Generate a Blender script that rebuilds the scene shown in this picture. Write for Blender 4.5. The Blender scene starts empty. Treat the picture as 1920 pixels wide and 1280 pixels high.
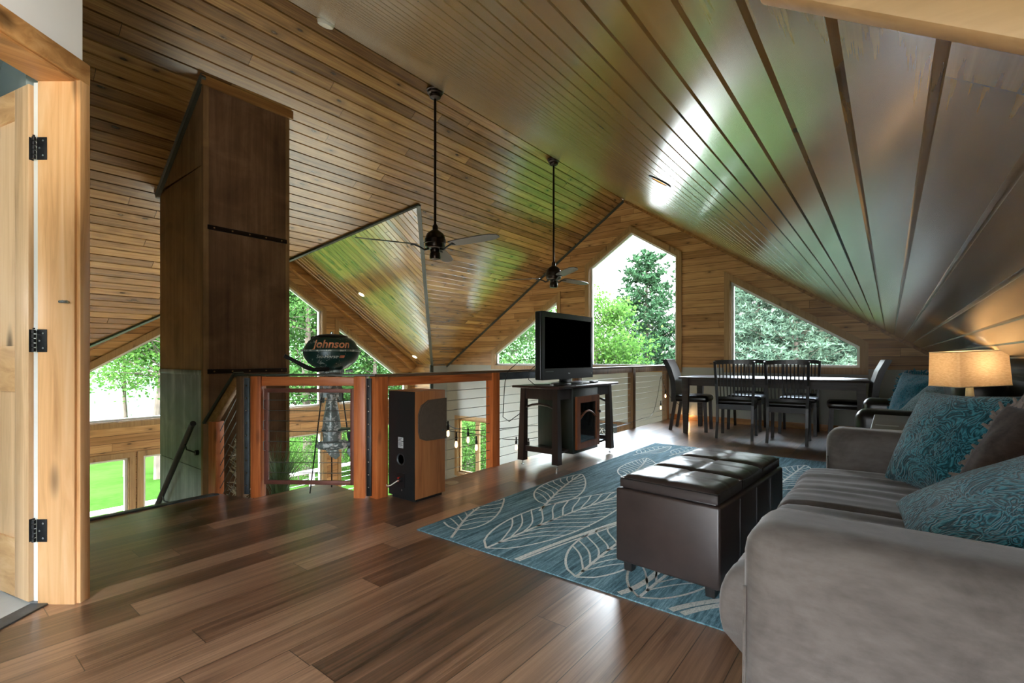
import bpy, bmesh, math, random
from mathutils import Vector, Matrix, Euler, noise
R = math.radians
random.seed(7)
SC = bpy.context.scene
COL = SC.collection

# ---------------------------------------------------------------- camera, world, sun, exposure
cam_d = bpy.data.cameras.new('camera')
cam = bpy.data.objects.new('camera', cam_d)
COL.objects.link(cam)
YAW = math.atan(709 / 905)
cam.location = (0, 0, 1.0)
cam.rotation_euler = (math.pi / 2, 0, YAW)
cam_d.sensor_width = 36
cam_d.lens = 36 * 905 / 1920
cam_d.shift_y = 31 / 1920
cam_d.clip_start = 0.02
cam_d.clip_end = 600
SC.camera = cam
SC.view_settings.view_transform = 'Standard'
SC.view_settings.look = 'None'
SC.view_settings.gamma = 1.0
SC.view_settings.use_curve_mapping = False
SC.view_settings.exposure = 1.24

SKY_FRONT, SKY_SUN, SKY_ZENITH = 0.9, 6.0, 24.0
w = bpy.data.worlds.new('sky')
SC.world = w
w.use_nodes = True
nt = w.node_tree
bg = nt.nodes['Background']
def wn(ty, **kw):
    x = nt.nodes.new(ty)
    for k, v in kw.items(): setattr(x, k, v)
    return x
tc = wn('ShaderNodeTexCoord')
nrm = wn('ShaderNodeVectorMath', operation='NORMALIZE')
nt.links.new(tc.outputs['Generated'], nrm.inputs[0])
sp = wn('ShaderNodeSeparateXYZ'); nt.links.new(nrm.outputs[0], sp.inputs[0])
cr = wn('ShaderNodeValToRGB')
cr.color_ramp.elements[0].position = 0.0
cr.color_ramp.elements[0].color = (1.0, 1.0, 1.0, 1)
cr.color_ramp.elements[1].position = 0.8
cr.color_ramp.elements[1].color = (0.60, 0.76, 0.98, 1)
nt.links.new(sp.outputs['Z'], cr.inputs[0])
nt.links.new(cr.outputs[0], bg.inputs['Color'])
# bright hazy sky: brightest around the sun (behind the house front), softer towards the lake and the pines
dt = wn('ShaderNodeVectorMath', operation='DOT_PRODUCT')
nt.links.new(nrm.outputs[0], dt.inputs[0]); dt.inputs[1].default_value = Vector((0.2, -0.72, 0.62)).normalized()
mr = wn('ShaderNodeMapRange', interpolation_type='SMOOTHSTEP')
nt.links.new(dt.outputs['Value'], mr.inputs[0])
mr.inputs[1].default_value = 0.15; mr.inputs[2].default_value = 0.95
mr.inputs[3].default_value = SKY_FRONT; mr.inputs[4].default_value = SKY_SUN
mz = wn('ShaderNodeMapRange'); nt.links.new(sp.outputs['Z'], mz.inputs[0])
mz.inputs[1].default_value = 0.06; mz.inputs[2].default_value = 0.48; mz.inputs[3].default_value = 0.0; mz.inputs[4].default_value = SKY_ZENITH
ad = wn('ShaderNodeMath', operation='ADD'); nt.links.new(mr.outputs[0], ad.inputs[0]); nt.links.new(mz.outputs[0], ad.inputs[1])
nt.links.new(ad.outputs[0], bg.inputs['Strength'])
SC.cycles.max_bounces = 10
SC.cycles.diffuse_bounces = 6
SC.cycles.glossy_bounces = 4
SC.cycles.transparent_max_bounces = 16
SC.cycles.transmission_bounces = 6
SC.cycles.caustics_reflective = False
SC.cycles.caustics_refractive = False
SC.cycles.sample_clamp_indirect = 6
SC.cycles.use_denoising = True

sun_d = bpy.data.lights.new('sun', 'SUN')
sun_d.energy = 8.0
sun_d.angle = R(1.0)
sun_d.color = (1.0, 0.95, 0.86)
sun = bpy.data.objects.new('sun', sun_d)
sun.rotation_euler = Vector((0.30, -0.62, 0.90)).to_track_quat('Z', 'Y').to_euler()
sun.location = (6, -4, 12)
COL.objects.link(sun)

up_d = bpy.data.lights.new('unseen_uplight_fill', 'AREA')  # added upward fill, hidden below the loft floor; no real lamp there
up_d.shape = 'RECTANGLE'; up_d.size = 2.4; up_d.size_y = 4.0
up_d.energy = 36; up_d.color = (.96, 1.0, .84)
up = bpy.data.objects.new('unseen_uplight_fill', up_d)
up.location = (-5.0, 4.7, -2.45); up.rotation_euler = (math.pi, 0, 0)
COL.objects.link(up)

sp_d = bpy.data.lights.new('door_wall_fill_spot', 'SPOT')  # added spot behind the camera that brightens the door wall
sp_d.energy = 50; sp_d.color = (1.0, .97, .93); sp_d.spot_size = R(75); sp_d.spot_blend = .9; sp_d.shadow_soft_size = .12
spo = bpy.data.objects.new('door_wall_fill_spot', sp_d)
spo.location = (-1.15, -.35, 1.9)
spo.rotation_euler = (Vector((-1.15, -.35, 1.9)) - Vector((-2.35, .12, 2.35))).to_track_quat('Z', 'Y').to_euler()
COL.objects.link(spo)

# ---------------------------------------------------------------- mesh helpers
class MB:
    def __init__(s, off=(0, 0, 0)):
        s.bm = bmesh.new()
        s.mi = 0
        s.off = Vector(off)
        s.uv = None
    def v(s, p):
        return s.bm.verts.new(Vector(p) - s.off)
    def face(s, ps):
        f = s.bm.faces.new([s.v(p) for p in ps])
        f.material_index = s.mi
        return f
    def vface(s, vs):
        try:
            f = s.bm.faces.new(vs)
            f.material_index = s.mi
            return f
        except ValueError:
            return None
    def merge(s, b2, M=None):
        vm = {}
        for x in b2.verts:
            c = x.co.copy()
            if M is not None:
                c = M @ c
            vm[x] = s.v(c)
        for f in b2.faces:
            s.vface([vm[x] for x in f.verts])
        b2.free()
    def box(s, c, d, rz=0, M=None, r=0, seg=2):
        b = bmesh.new()
        bmesh.ops.create_cube(b, size=1)
        for x in b.verts:
            x.co = Vector((x.co.x * d[0], x.co.y * d[1], x.co.z * d[2]))
        if r > 0:
            bmesh.ops.bevel(b, geom=list(b.edges), offset=min(r, min(d) * .49), segments=seg, profile=0.5, affect='EDGES')
        T = Matrix.Translation(Vector(c)) @ (M if M is not None else Matrix.Rotation(rz, 4, 'Z'))
        s.merge(b, T)
    def b2(s, lo, hi, r=0, seg=2):
        s.box([(a + b) / 2 for a, b in zip(lo, hi)], [abs(b - a) for a, b in zip(lo, hi)], r=r, seg=seg)
    def bar(s, p0, p1, wd, ht, up=(0, 0, 1), r=0):
        p0 = Vector(p0); p1 = Vector(p1)
        d = p1 - p0
        y = d.normalized()
        x = y.cross(Vector(up)).normalized()
        z = x.cross(y)
        M = Matrix((x, y, z)).transposed().to_4x4()
        s.box((p0 + p1) / 2, (wd, d.length, ht), M=M, r=r)
    def tube(s, pts, r, n=8, caps=True):
        pts = [Vector(p) for p in pts]
        rs = r if isinstance(r, (list, tuple)) else [r] * len(pts)
        prev = None
        rings = []
        for i, p in enumerate(pts):
            a = pts[max(0, i - 1)]; b = pts[min(len(pts) - 1, i + 1)]
            t = (b - a).normalized()
            if prev is None:
                u = t.cross(Vector((0, 0, 1)))
                if u.length < 1e-3:
                    u = t.cross(Vector((1, 0, 0)))
            else:
                u = prev - t * prev.dot(t)
            u.normalize(); prev = u
            q = t.cross(u)
            rings.append([s.v(p + (u * math.cos(k * 2 * math.pi / n) + q * math.sin(k * 2 * math.pi / n)) * rs[i]) for k in range(n)])
        for a, b in zip(rings, rings[1:]):
            for k in range(n):
                s.vface([a[k], a[(k + 1) % n], b[(k + 1) % n], b[k]])
        if caps:
            s.vface(rings[0][::-1]); s.vface(rings[-1])
    def cyl(s, p0, p1, r0, r1=None, n=14):
        s.tube([p0, p1], [r0, r0 if r1 is None else r1], n)
    def lathe(s, prof, c=(0, 0, 0), n=24, M=None, sx=1, sy=1):
        c = Vector(c)
        rings = []
        for (r, z) in prof:
            ring = []
            for k in range(n):
                a = 2 * math.pi * k / n
                p = Vector((r * math.cos(a) * sx, r * math.sin(a) * sy, z))
                if M is not None:
                    p = M @ p
                ring.append(s.v(c + p))
            rings.append(ring)
        for a, b in zip(rings, rings[1:]):
            for k in range(n):
                s.vface([a[k], a[(k + 1) % n], b[(k + 1) % n], b[k]])
        s.vface(rings[0][::-1]); s.vface(rings[-1])
    def prism(s, poly, h0, h1, f):
        a = [s.v(f(x, y, h0)) for x, y in poly]
        b = [s.v(f(x, y, h1)) for x, y in poly]
        n = len(poly)
        s.vface(a[::-1]); s.vface(b)
        for i in range(n):
            s.vface([a[i], a[(i + 1) % n], b[(i + 1) % n], b[i]])
    def ring(s, outer, inner, h0, h1, f):
        n = len(outer)
        oa = [s.v(f(x, y, h0)) for x, y in outer]; ob = [s.v(f(x, y, h1)) for x, y in outer]
        ia = [s.v(f(x, y, h0)) for x, y in inner]; ib = [s.v(f(x, y, h1)) for x, y in inner]
        for i in range(n):
            j = (i + 1) % n
            s.vface([oa[i], oa[j], ob[j], ob[i]]); s.vface([ia[j], ia[i], ib[i], ib[j]])
            s.vface([oa[j], oa[i], ia[i], ia[j]]); s.vface([ob[i], ob[j], ib[j], ib[i]])
    def build(s, name, mats, parent=None, uv=None, flat=False, angle=38, recalc=True):
        bm = s.bm
        if recalc:
            bmesh.ops.recalc_face_normals(bm, faces=bm.faces)
        me = bpy.data.meshes.new(name)
        bm.to_mesh(me)
        bm.free()
        if uv is not None:
            L = me.uv_layers.new(name='UVMap')
            for p in me.polygons:
                for li in p.loop_indices:
                    L.data[li].uv = uv(me.vertices[me.loops[li].vertex_index].co + s.off, p.normal)
        if not flat:
            for p in me.polygons:
                p.use_smooth = True
            me.set_sharp_from_angle(angle=R(angle))
        if not isinstance(mats, (list, tuple)):
            mats = [mats]
        for m in mats:
            me.materials.append(m)
        o = bpy.data.objects.new(name, me)
        COL.objects.link(o)
        if parent is not None:
            o.parent = parent
        return o

def thing(name, label, cat, loc=(0, 0, 0), rz=0, group=None):
    o = bpy.data.objects.new(name, None)
    o.empty_display_size = .1
    COL.objects.link(o)
    o.location = loc
    o.rotation_euler = (0, 0, rz)
    tag(o, label, cat, group)
    return o

def tag(o, label, cat, group=None, kind=None):
    o['label'] = label
    o['category'] = cat
    if group:
        o['group'] = group
    if kind:
        o['kind'] = kind
    return o

def struct(o, label=None):
    o['kind'] = 'structure'
    if label:
        o['label'] = label
    return o

def dup(root, loc, rz, label=None, scale=None):
    r = root.copy(); COL.objects.link(r)
    r.location = loc
    r.rotation_euler = (0, 0, rz)
    if scale is not None:
        r.scale = (scale, scale, scale)
    if label:
        r['label'] = label
    for ch in list(root.children):
        c = ch.copy(); COL.objects.link(c); c.parent = r
        for g in list(ch.children):
            d = g.copy(); COL.objects.link(d); d.parent = c
    return r

def offset_poly(poly, d):
    # positive d grows a counter-clockwise convex polygon
    n = len(poly)
    A = sum(poly[i][0] * poly[(i + 1) % n][1] - poly[(i + 1) % n][0] * poly[i][1] for i in range(n))
    sg = 1 if A > 0 else -1
    lines = []
    for i in range(n):
        x0, y0 = poly[i]; x1, y1 = poly[(i + 1) % n]
        dx, dy = x1 - x0, y1 - y0
        L = math.hypot(dx, dy)
        nx, ny = dy / L * sg, -dx / L * sg
        lines.append((x0 + nx * d, y0 + ny * d, dx / L, dy / L))
    out = []
    for i in range(n):
        ax, ay, adx, ady = lines[i - 1]; bx, by, bdx, bdy = lines[i]
        den = adx * bdy - ady * bdx
        t = ((bx - ax) * bdy - (by - ay) * bdx) / den
        out.append((ax + adx * t, ay + ady * t))
    return out

def holed(mb, outer, holes, h, f):
    # flat sheet with holes at height h
    b = bmesh.new()
    for loop in [outer] + holes:
        vs = [b.verts.new((x, y, 0)) for x, y in loop]
        for i in range(len(vs)):
            b.edges.new((vs[i], vs[(i + 1) % len(vs)]))
    bmesh.ops.triangle_fill(b, use_beauty=True, edges=b.edges[:])
    vm = {x: mb.v(f(x.co.x, x.co.y, h)) for x in b.verts}
    for fc in b.faces:
        mb.vface([vm[x] for x in fc.verts])
    b.free()

def wall_sheet(mb, outer, holes, t, f):
    holed(mb, outer, holes, 0, f)
    holed(mb, outer, holes, t, f)
    for loop in [outer] + holes:
        for i in range(len(loop)):
            a = loop[i]; b = loop[(i + 1) % len(loop)]
            mb.face([f(a[0], a[1], 0), f(b[0], b[1], 0), f(b[0], b[1], t), f(a[0], a[1], t)])
    bmesh.ops.remove_doubles(mb.bm, verts=mb.bm.verts, dist=1e-5)

def text_mesh(mb, body, size, f, shear=0.0, ext=0.002, cx=True, bold=0.0):
    # writes text as raised letters; f(x, y, h) places it
    cu = bpy.data.curves.new('lettering', 'FONT')
    cu.body = body
    cu.size = size
    cu.shear = shear
    cu.offset = bold
    cu.align_x = 'CENTER' if cx else 'LEFT'
    cu.align_y = 'CENTER'
    cu.resolution_u = 3
    o = bpy.data.objects.new('lettering', cu)
    COL.objects.link(o)
    dg = bpy.context.evaluated_depsgraph_get()
    me = bpy.data.meshes.new_from_object(o.evaluated_get(dg))
    b = bmesh.new(); b.from_mesh(me)
    bmesh.ops.triangulate(b, faces=b.faces)
    bmesh.ops.subdivide_edges(b, edges=[e for e in b.edges if e.calc_length() > size * .3], cuts=2, use_grid_fill=False)
    bmesh.ops.triangulate(b, faces=b.faces)
    vm = {x: mb.v(f(x.co.x, x.co.y, ext)) for x in b.verts}
    for fc in b.faces:
        mb.vface([vm[x] for x in fc.verts])
    b.free()
    bpy.data.objects.remove(o)
    bpy.data.curves.remove(cu)
    bpy.data.meshes.remove(me)

# ---------------------------------------------------------------- material helpers
def hexc(h):
    h = h.lstrip('#')
    out = []
    for i in (0, 2, 4):
        c = int(h[i:i + 2], 16) / 255
        out.append(c / 12.92 if c <= .04045 else ((c + .055) / 1.055) ** 2.4)
    return (*out, 1)

class NM:
    def __init__(s, name):
        s.m = bpy.data.materials.new(name)
        s.m.use_nodes = True
        s.t = s.m.node_tree
        s.p = s.t.nodes['Principled BSDF']
        s.out = s.t.nodes['Material Output']
    def n(s, ty, **kw):
        x = s.t.nodes.new(ty)
        for k, v in kw.items():
            setattr(x, k, v)
        return x
    def l(s, a, b):
        s.t.links.new(a, b)
    def put(s, sock, v):
        if hasattr(v, 'is_linked'):
            s.l(v, sock)
        else:
            sock.default_value = v
    def math(s, op, a, b=0.0, c=0.0, clamp=False):
        x = s.n('ShaderNodeMath', operation=op, use_clamp=clamp)
        s.put(x.inputs[0], a); s.put(x.inputs[1], b); s.put(x.inputs[2], c)
        return x.outputs[0]
    def sstep(s, a, lo, hi):
        x = s.n('ShaderNodeMapRange', interpolation_type='SMOOTHSTEP')
        s.put(x.inputs[0], a); x.inputs[1].default_value = lo; x.inputs[2].default_value = hi
        return x.outputs[0]
    def comb(s, a, b, c=0.0):
        x = s.n('ShaderNodeCombineXYZ')
        s.put(x.inputs[0], a); s.put(x.inputs[1], b); s.put(x.inputs[2], c)
        return x.outputs[0]
    def coord(s, kind='Object', scale=(1, 1, 1), rot=(0, 0, 0)):
        c = s.n('ShaderNodeTexCoord')
        m = s.n('ShaderNodeMapping')
        m.inputs['Scale'].default_value = scale
        m.inputs['Rotation'].default_value = rot
        s.l(c.outputs[kind], m.inputs[0])
        return m.outputs[0]
    def noise(s, vec, scale=5, detail=3, rough=.55, dist=0.0, col=False):
        x = s.n('ShaderNodeTexNoise')
        s.l(vec, x.inputs['Vector'])
        x.inputs['Scale'].default_value = scale; x.inputs['Detail'].default_value = detail
        x.inputs['Roughness'].default_value = rough; x.inputs['Distortion'].default_value = dist
        return x.outputs[1 if col else 0]
    def ramp(s, fac, stops, interp='LINEAR'):
        x = s.n('ShaderNodeValToRGB')
        x.color_ramp.interpolation = interp
        e = x.color_ramp.elements
        while len(e) < len(stops):
            e.new(.5)
        for i, (p, c) in enumerate(stops):
            e[i].position = p
            e[i].color = hexc(c) if isinstance(c, str) else c
        s.l(fac, x.inputs[0])
        return x.outputs[0]
    def mix(s, fac, a, b, mode='MIX'):
        x = s.n('ShaderNodeMix', data_type='RGBA', blend_type=mode)
        s.put(x.inputs[0], fac)
        s.put(x.inputs[6], hexc(a) if isinstance(a, str) else a)
        s.put(x.inputs[7], hexc(b) if isinstance(b, str) else b)
        return x.outputs[2]
    def bump(s, h, strength=.3, dist=.01):
        x = s.n('ShaderNodeBump')
        x.inputs['Strength'].default_value = strength
        x.inputs['Distance'].default_value = dist
        s.l(h, x.inputs['Height'])
        s.l(x.outputs[0], s.p.inputs['Normal'])
    def done(s, col=None, rough=.5, metal=0.0, spec=.5, **kw):
        if col is not None:
            s.put(s.p.inputs['Base Color'], hexc(col) if isinstance(col, str) else col)
        s.put(s.p.inputs['Roughness'], rough)
        s.p.inputs['Metallic'].default_value = metal
        s.p.inputs['Specular IOR Level'].default_value = spec
        for k, v in kw.items():
            s.put(s.p.inputs[k.replace('_', ' ')], v)
        return s.m

def flat(name, col, rough=.5, metal=0.0, spec=.5, var=.12, sc=8, bump=0.0, **kw):
    m = NM(name)
    c = m.coord('Object')
    nz = m.noise(c, sc, 4)
    a = hexc(col) if isinstance(col, str) else col
    lo = tuple(x * (1 - var) for x in a[:3]) + (1,)
    hi = tuple(min(1, x * (1 + var)) for x in a[:3]) + (1,)
    col = m.ramp(nz, [(.3, lo), (.7, hi)])
    if bump:
        m.bump(m.noise(c, sc * 6, 3), bump, .004)
    return m.done(col, rough, metal, spec, **kw)

def planks(name, stops, width, length, rough=.35, coat=0.0, spec=.5, groove=.0, gcol='1a0e06', knots=.5, tint=.35, end=.003, bumpy=.15, gscale=1.0, voff=0.0):
    m = NM(name)
    tc = m.n('ShaderNodeTexCoord')
    sx = m.n('ShaderNodeSeparateXYZ')
    m.l(tc.outputs['UV'], sx.inputs[0])
    u, v = sx.outputs[0], m.math('ADD', sx.outputs[1], voff)
    vr = m.math('DIVIDE', v, width)
    row = m.math('FLOOR', vr)
    wn = m.n('ShaderNodeTexWhiteNoise', noise_dimensions='1D')
    m.l(row, wn.inputs['W'])
    uu = m.math('ADD', m.math('DIVIDE', u, length), m.math('MULTIPLY', wn.outputs[0], 9.7))
    colr = m.math('FLOOR', uu)
    w2 = m.n('ShaderNodeTexWhiteNoise', noise_dimensions='2D')
    m.l(m.comb(row, colr), w2.inputs['Vector'])
    bid = w2.outputs[0]
    sh = m.math('MULTIPLY', bid, 37.0)
    gv = m.comb(m.math('MULTIPLY', u, 1.1 * gscale), m.math('MULTIPLY', v, 26 * gscale), sh)
    g1 = m.noise(gv, 1.0, 5, .6, 1.2)
    gv2 = m.comb(m.math('MULTIPLY', u, 2.0 * gscale), m.math('MULTIPLY', v, 150 * gscale), sh)
    g2 = m.noise(gv2, 1.0, 3, .6, .3)
    f = m.math('ADD', m.math('MULTIPLY', g1, .62), m.math('MULTIPLY', g2, .30))
    f = m.math('ADD', f, m.math('MULTIPLY', m.math('SUBTRACT', bid, .5), tint))
    col = m.ramp(f, stops)
    if knots > 0:
        kv = m.comb(m.math('MULTIPLY', u, 3.4), m.math('MULTIPLY', v, 9.0), m.math('ADD', sh, 3.0))
        vo = m.n('ShaderNodeTexVoronoi')
        m.l(kv, vo.inputs['Vector']); vo.inputs['Scale'].default_value = 1.0
        k = m.math('SUBTRACT', 1.0, m.sstep(vo.outputs['Distance'], .05, .14))
        k2 = m.math('SUBTRACT', 1.0, m.sstep(vo.outputs['Distance'], .1, .42))
        col = m.mix(m.math('MULTIPLY', k2, knots * .45), col, tuple(x * .45 for x in hexc(stops[0][1])[:3]) + (1,))
        col = m.mix(m.math('MULTIPLY', k, knots), col, '140a05')
    fu = m.math('FRACT', uu)
    em = m.math('LESS_THAN', fu, end / length)
    mask = em
    if groove > 0:
        fv = m.math('FRACT', vr)
        d = m.math('MULTIPLY', m.math('MINIMUM', fv, m.math('SUBTRACT', 1.0, fv)), width)
        gm = m.math('SUBTRACT', 1.0, m.sstep(d, groove * .4, groove))
        mask = m.math('MAXIMUM', em, gm)
    col = m.mix(m.math('MULTIPLY', mask, .85), col, gcol)
    h = m.math('SUBTRACT', m.math('MULTIPLY', g2, .35), m.math('MULTIPLY', mask, 1.0))
    m.bump(h, bumpy, .004)
    rr = m.math('ADD', m.math('MULTIPLY', g1, .04), rough - .02)
    return m.done(col, rr, 0, spec, Coat_Weight=coat, Coat_Roughness=rough)

def wood(name, stops, rough=.45, axis='Z', knots=.0, scale=1.0, spec=.4):
    m = NM(name)
    k = 30 * scale
    sc = {'Z': (k, k, 1.6 * scale), 'X': (1.6 * scale, k, k), 'Y': (k, 1.6 * scale, k)}[axis]
    c = m.coord('Object', sc)
    g = m.noise(c, 1.0, 5, .6, .8)
    oi = m.n('ShaderNodeObjectInfo')
    f = m.math('ADD', g, m.math('MULTIPLY', m.math('SUBTRACT', oi.outputs['Random'], .5), .12))
    col = m.ramp(f, stops)
    if knots > 0:
        s2 = tuple(x * .28 if x > 5 else x * 1.6 for x in sc)
        vo = m.n('ShaderNodeTexVoronoi')
        m.l(m.coord('Object', s2), vo.inputs['Vector'])
        vo.inputs['Scale'].default_value = 1.0
        kk = m.math('SUBTRACT', 1.0, m.sstep(vo.outputs['Distance'], .06, .22))
        col = m.mix(m.math('MULTIPLY', kk, knots), col, '1e0f06')
    m.bump(g, .12, .003)
    return m.done(col, rough, 0, spec)

# ---------------------------------------------------------------- materials
CEDAR = [(.22, '5a3d1c'), (.45, '8b6637'), (.62, 'a98249'), (.85, 'c3a067')]
M = {}
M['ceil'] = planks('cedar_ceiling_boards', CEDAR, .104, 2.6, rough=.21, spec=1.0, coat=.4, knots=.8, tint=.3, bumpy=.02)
M['ceilr'] = planks('olive_lit_glossy_cedar_boards', [(.2, '644f2b'), (.45, '846b3f'), (.62, '967c4c'), (.85, 'a88f5d')], .104, 2.6, rough=.21, spec=1.0, coat=.9, knots=.5, tint=.15, bumpy=.008)  # cedar greyed and tinted olive to stand for green light from the trees
M['gable'] = planks('cedar_wall_boards', [(.22, '74532f'), (.45, 'a67c4f'), (.62, 'c09866'), (.85, 'd3b184')], .113, 2.8, rough=.42, spec=.35, groove=.004, knots=.7, tint=.25)
M['floor'] = planks('laminate_floor_planks', [(.2, '24170f'), (.42, '6b4c37'), (.6, '957257'), (.82, 'b89878')], .135, 1.25, rough=.30, spec=.8, coat=.6, groove=.0022, gcol='120b07', knots=.25, tint=.3, gscale=.9, bumpy=.10)
M['lowfloor'] = planks('lower_floor_planks', [(.2, '6d5236'), (.5, '9a7a54'), (.8, 'b4946a')], .13, 1.3, rough=.35, groove=.002, knots=.2)
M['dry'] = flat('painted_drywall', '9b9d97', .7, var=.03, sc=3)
M['dryhall'] = flat('lit_white_drywall', 'e6e6e2', .7, var=.02, sc=3)  # same drywall coloured lighter because the door wall stands in bright light
M['drybath'] = flat('grey_painted_wall', '88938f', .7, var=.03, sc=3)
M['tile'] = flat('grey_floor_tile', 'b4bab8', .35, var=.12, sc=4)
M['casing'] = wood('fir_casing', [(.25, '866747'), (.5, '97784f'), (.75, 'a6875f')], .45, 'Z', .5)
M['casingh'] = wood('fir_casing_level', [(.25, '6d4f30'), (.5, '937048'), (.75, 'ad8a5e')], .45, 'Y', .3)
M['jamb'] = wood('knotty_alder_jamb', [(.2, 'b07a44'), (.5, 'dfae78'), (.78, 'edc797')], .42, 'Z', .95, .7)
M['door'] = wood('alder_door', [(.2, 'ac8558'), (.5, 'd4b085'), (.78, 'e3c49c')], .42, 'Z', .8, .6)
M['rail'] = wood('stained_redwood', [(.2, '7a3d1c'), (.5, 'c06c38'), (.78, 'd68a52')], .38, 'Z', .5)
M['raily'] = wood('stained_redwood_level', [(.2, '7c3a1a'), (.5, 'bb6a38'), (.78, 'd08450')], .38, 'Y', .2)
M['weath'] = wood('weathered_post_wood', [(.2, '3a2b1c'), (.5, '6b4f34'), (.78, '8a6a48')], .6, 'Z', .6)
M['vinyl'] = flat('white_window_sash', 'd9dcd8', .4, var=.02)
M['beam'] = wood('cedar_beam', [(.2, '5a3a1d'), (.5, '8f6637'), (.78, 'ab824f')], .4, 'Y', .5, .6)
M['darktrim'] = flat('dark_green_grey_trim', '3b4138', .45, var=.15)
M['endgrain'] = wood('pale_raw_lumber', [(.25, '8f7049'), (.5, 'ad8c62'), (.8, 'c2a37a')], .55, 'X', .1, .6)
M['blackm'] = flat('black_metal', '17181a', .45, .2, .4, .2)
M['gunm'] = flat('grey_blue_steel', '5a646b', .5, .7, .5, .25, 14)
M['bronze'] = flat('oil_rubbed_bronze', '2a201b', .28, .75, .5, .15)
M['blade'] = flat('fan_blade_grey', '4a4340', .38, .1, .5, .12, 6)
M['chrome'] = flat('brushed_steel', 'b9bcbc', .25, .95, .5, .05)
M['cable'] = flat('steel_cable', '8d9291', .3, .9, .5, .05)
M['frame'] = flat('red_brown_painted_steel', '6b4034', .5, .3, .5, .2, 12)

def glass():
    m = NM('window_glass')
    tr = m.n('ShaderNodeBsdfTransparent')
    gl = m.n('ShaderNodeBsdfGlossy')
    gl.inputs['Roughness'].default_value = 0.01
    tr.inputs[0].default_value = (.96, .98, .97, 1)
    fr = m.n('ShaderNodeFresnel'); fr.inputs[0].default_value = 1.13
    mx = m.n('ShaderNodeMixShader')
    m.l(fr.outputs[0], mx.inputs[0]); m.l(tr.outputs[0], mx.inputs[1]); m.l(gl.outputs[0], mx.inputs[2])
    m.l(mx.outputs[0], m.out.inputs[0])
    return m.m
M['glass'] = glass()

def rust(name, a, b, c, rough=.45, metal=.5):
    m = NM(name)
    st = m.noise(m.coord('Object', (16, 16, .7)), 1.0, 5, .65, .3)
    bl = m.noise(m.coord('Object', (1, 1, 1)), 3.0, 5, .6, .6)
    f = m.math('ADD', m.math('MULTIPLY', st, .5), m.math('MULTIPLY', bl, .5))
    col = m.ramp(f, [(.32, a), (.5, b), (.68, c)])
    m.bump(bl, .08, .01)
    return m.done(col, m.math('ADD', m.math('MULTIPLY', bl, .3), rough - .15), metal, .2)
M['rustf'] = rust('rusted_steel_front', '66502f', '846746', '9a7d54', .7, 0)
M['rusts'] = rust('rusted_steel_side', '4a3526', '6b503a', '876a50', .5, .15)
M['zinc'] = rust('blued_bare_steel', '4c5654', '6d7875', '98a29e', .5, .2)

def leather(name, col, rough=.3, sheen=0.0):
    m = NM(name)
    c = m.coord('Object')
    big = m.noise(c, 7, 4, .6)
    a = hexc(col)
    col2 = m.ramp(big, [(.3, tuple(x * .75 for x in a[:3]) + (1,)), (.7, tuple(min(1, x * 1.3) for x in a[:3]) + (1,))])
    return m.done(col2, rough, 0, .55)
M['lblack'] = leather('black_leather', '0e0e10', .3)
M['lbrown'] = leather('espresso_leather', '332a27', .34)
M['ltop'] = leather('worn_espresso_leather', '2a2322', .30)
M['lend'] = leather('brown_leather_top', '4a3a33', .35)

def velvet(name, a, b, sc=4.0, rough=.85, sheen=.5):
    m = NM(name)
    c = m.coord('Object')
    n1 = m.noise(c, sc, 6, .65, .6)
    n2 = m.noise(m.coord('Object', (1, 1, 3)), sc * 3, 4, .6)
    f = m.math('ADD', m.math('MULTIPLY', n1, .65), m.math('MULTIPLY', n2, .35))
    col = m.ramp(f, [(.34, a), (.66, b)])
    m.bump(m.noise(c, 300, 2), .1, .002)
    return m.done(col, rough, 0, .2, Sheen_Weight=sheen, Sheen_Roughness=.4)
M['sofa'] = velvet('taupe_microsuede', '48433f', '69635e', 4.5, .8, .35)
M['brownfab'] = velvet('brown_plush', '2a201c', '4a3b33', 12, .9, .08)
M['taupe'] = velvet('taupe_cushion_cloth', '6b605a', '8a7f78', 6, .9, .3)

def chenille(name, a, b, c, sc=9.0):
    m = NM(name)
    co = m.coord('Object')
    wv = m.n('ShaderNodeTexNoise')
    m.l(co, wv.inputs['Vector']); wv.inputs['Scale'].default_value = sc; wv.inputs['Detail'].default_value = 2.5; wv.inputs['Distortion'].default_value = 2.2
    band = m.math('PINGPONG', m.math('MULTIPLY', wv.outputs[0], 9.0), .5)
    fine = m.noise(m.coord('Object', (1, 3, 1)), 90, 3, .7)
    f = m.math('ADD', m.math('MULTIPLY', band, 1.15), m.math('MULTIPLY', fine, .55))
    col = m.ramp(f, [(.25, a), (.55, b), (.9, c)])
    m.bump(f, .55, .008)
    return m.done(col, .85, 0, .2, Sheen_Weight=.35, Sheen_Roughness=.4)
M['teal'] = chenille('teal_chenille', '0a3038', '1d5865', '4590a0')
M['tealknit'] = chenille('teal_knit', '0b3a48', '1b5f74', '2f7f94', 22)
M['tealgrey'] = chenille('grey_teal_chenille', '1d3438', '3c6066', '6a8d90', 12)
M['screen'] = flat('unlit_tv_screen', '010101', .7, 0, .0, 0)
M['tvbez'] = flat('dark_tv_plastic', '1c2325', .28, 0, .5, .05)
M['espresso'] = wood('espresso_furniture_wood', [(.2, '1c1614'), (.5, '2c2320'), (.8, '3c302a')], .35, 'Z', 0, .7)
M['espressoh'] = wood('espresso_table_wood', [(.2, '2a2422'), (.5, '3b3431'), (.8, '4c4440')], .42, 'X', 0, .7, .25)
M['blackw'] = wood('black_chair_wood', [(.2, '151414'), (.5, '211f1e'), (.8, '2e2b29')], .33, 'Z', 0, .7)
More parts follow.
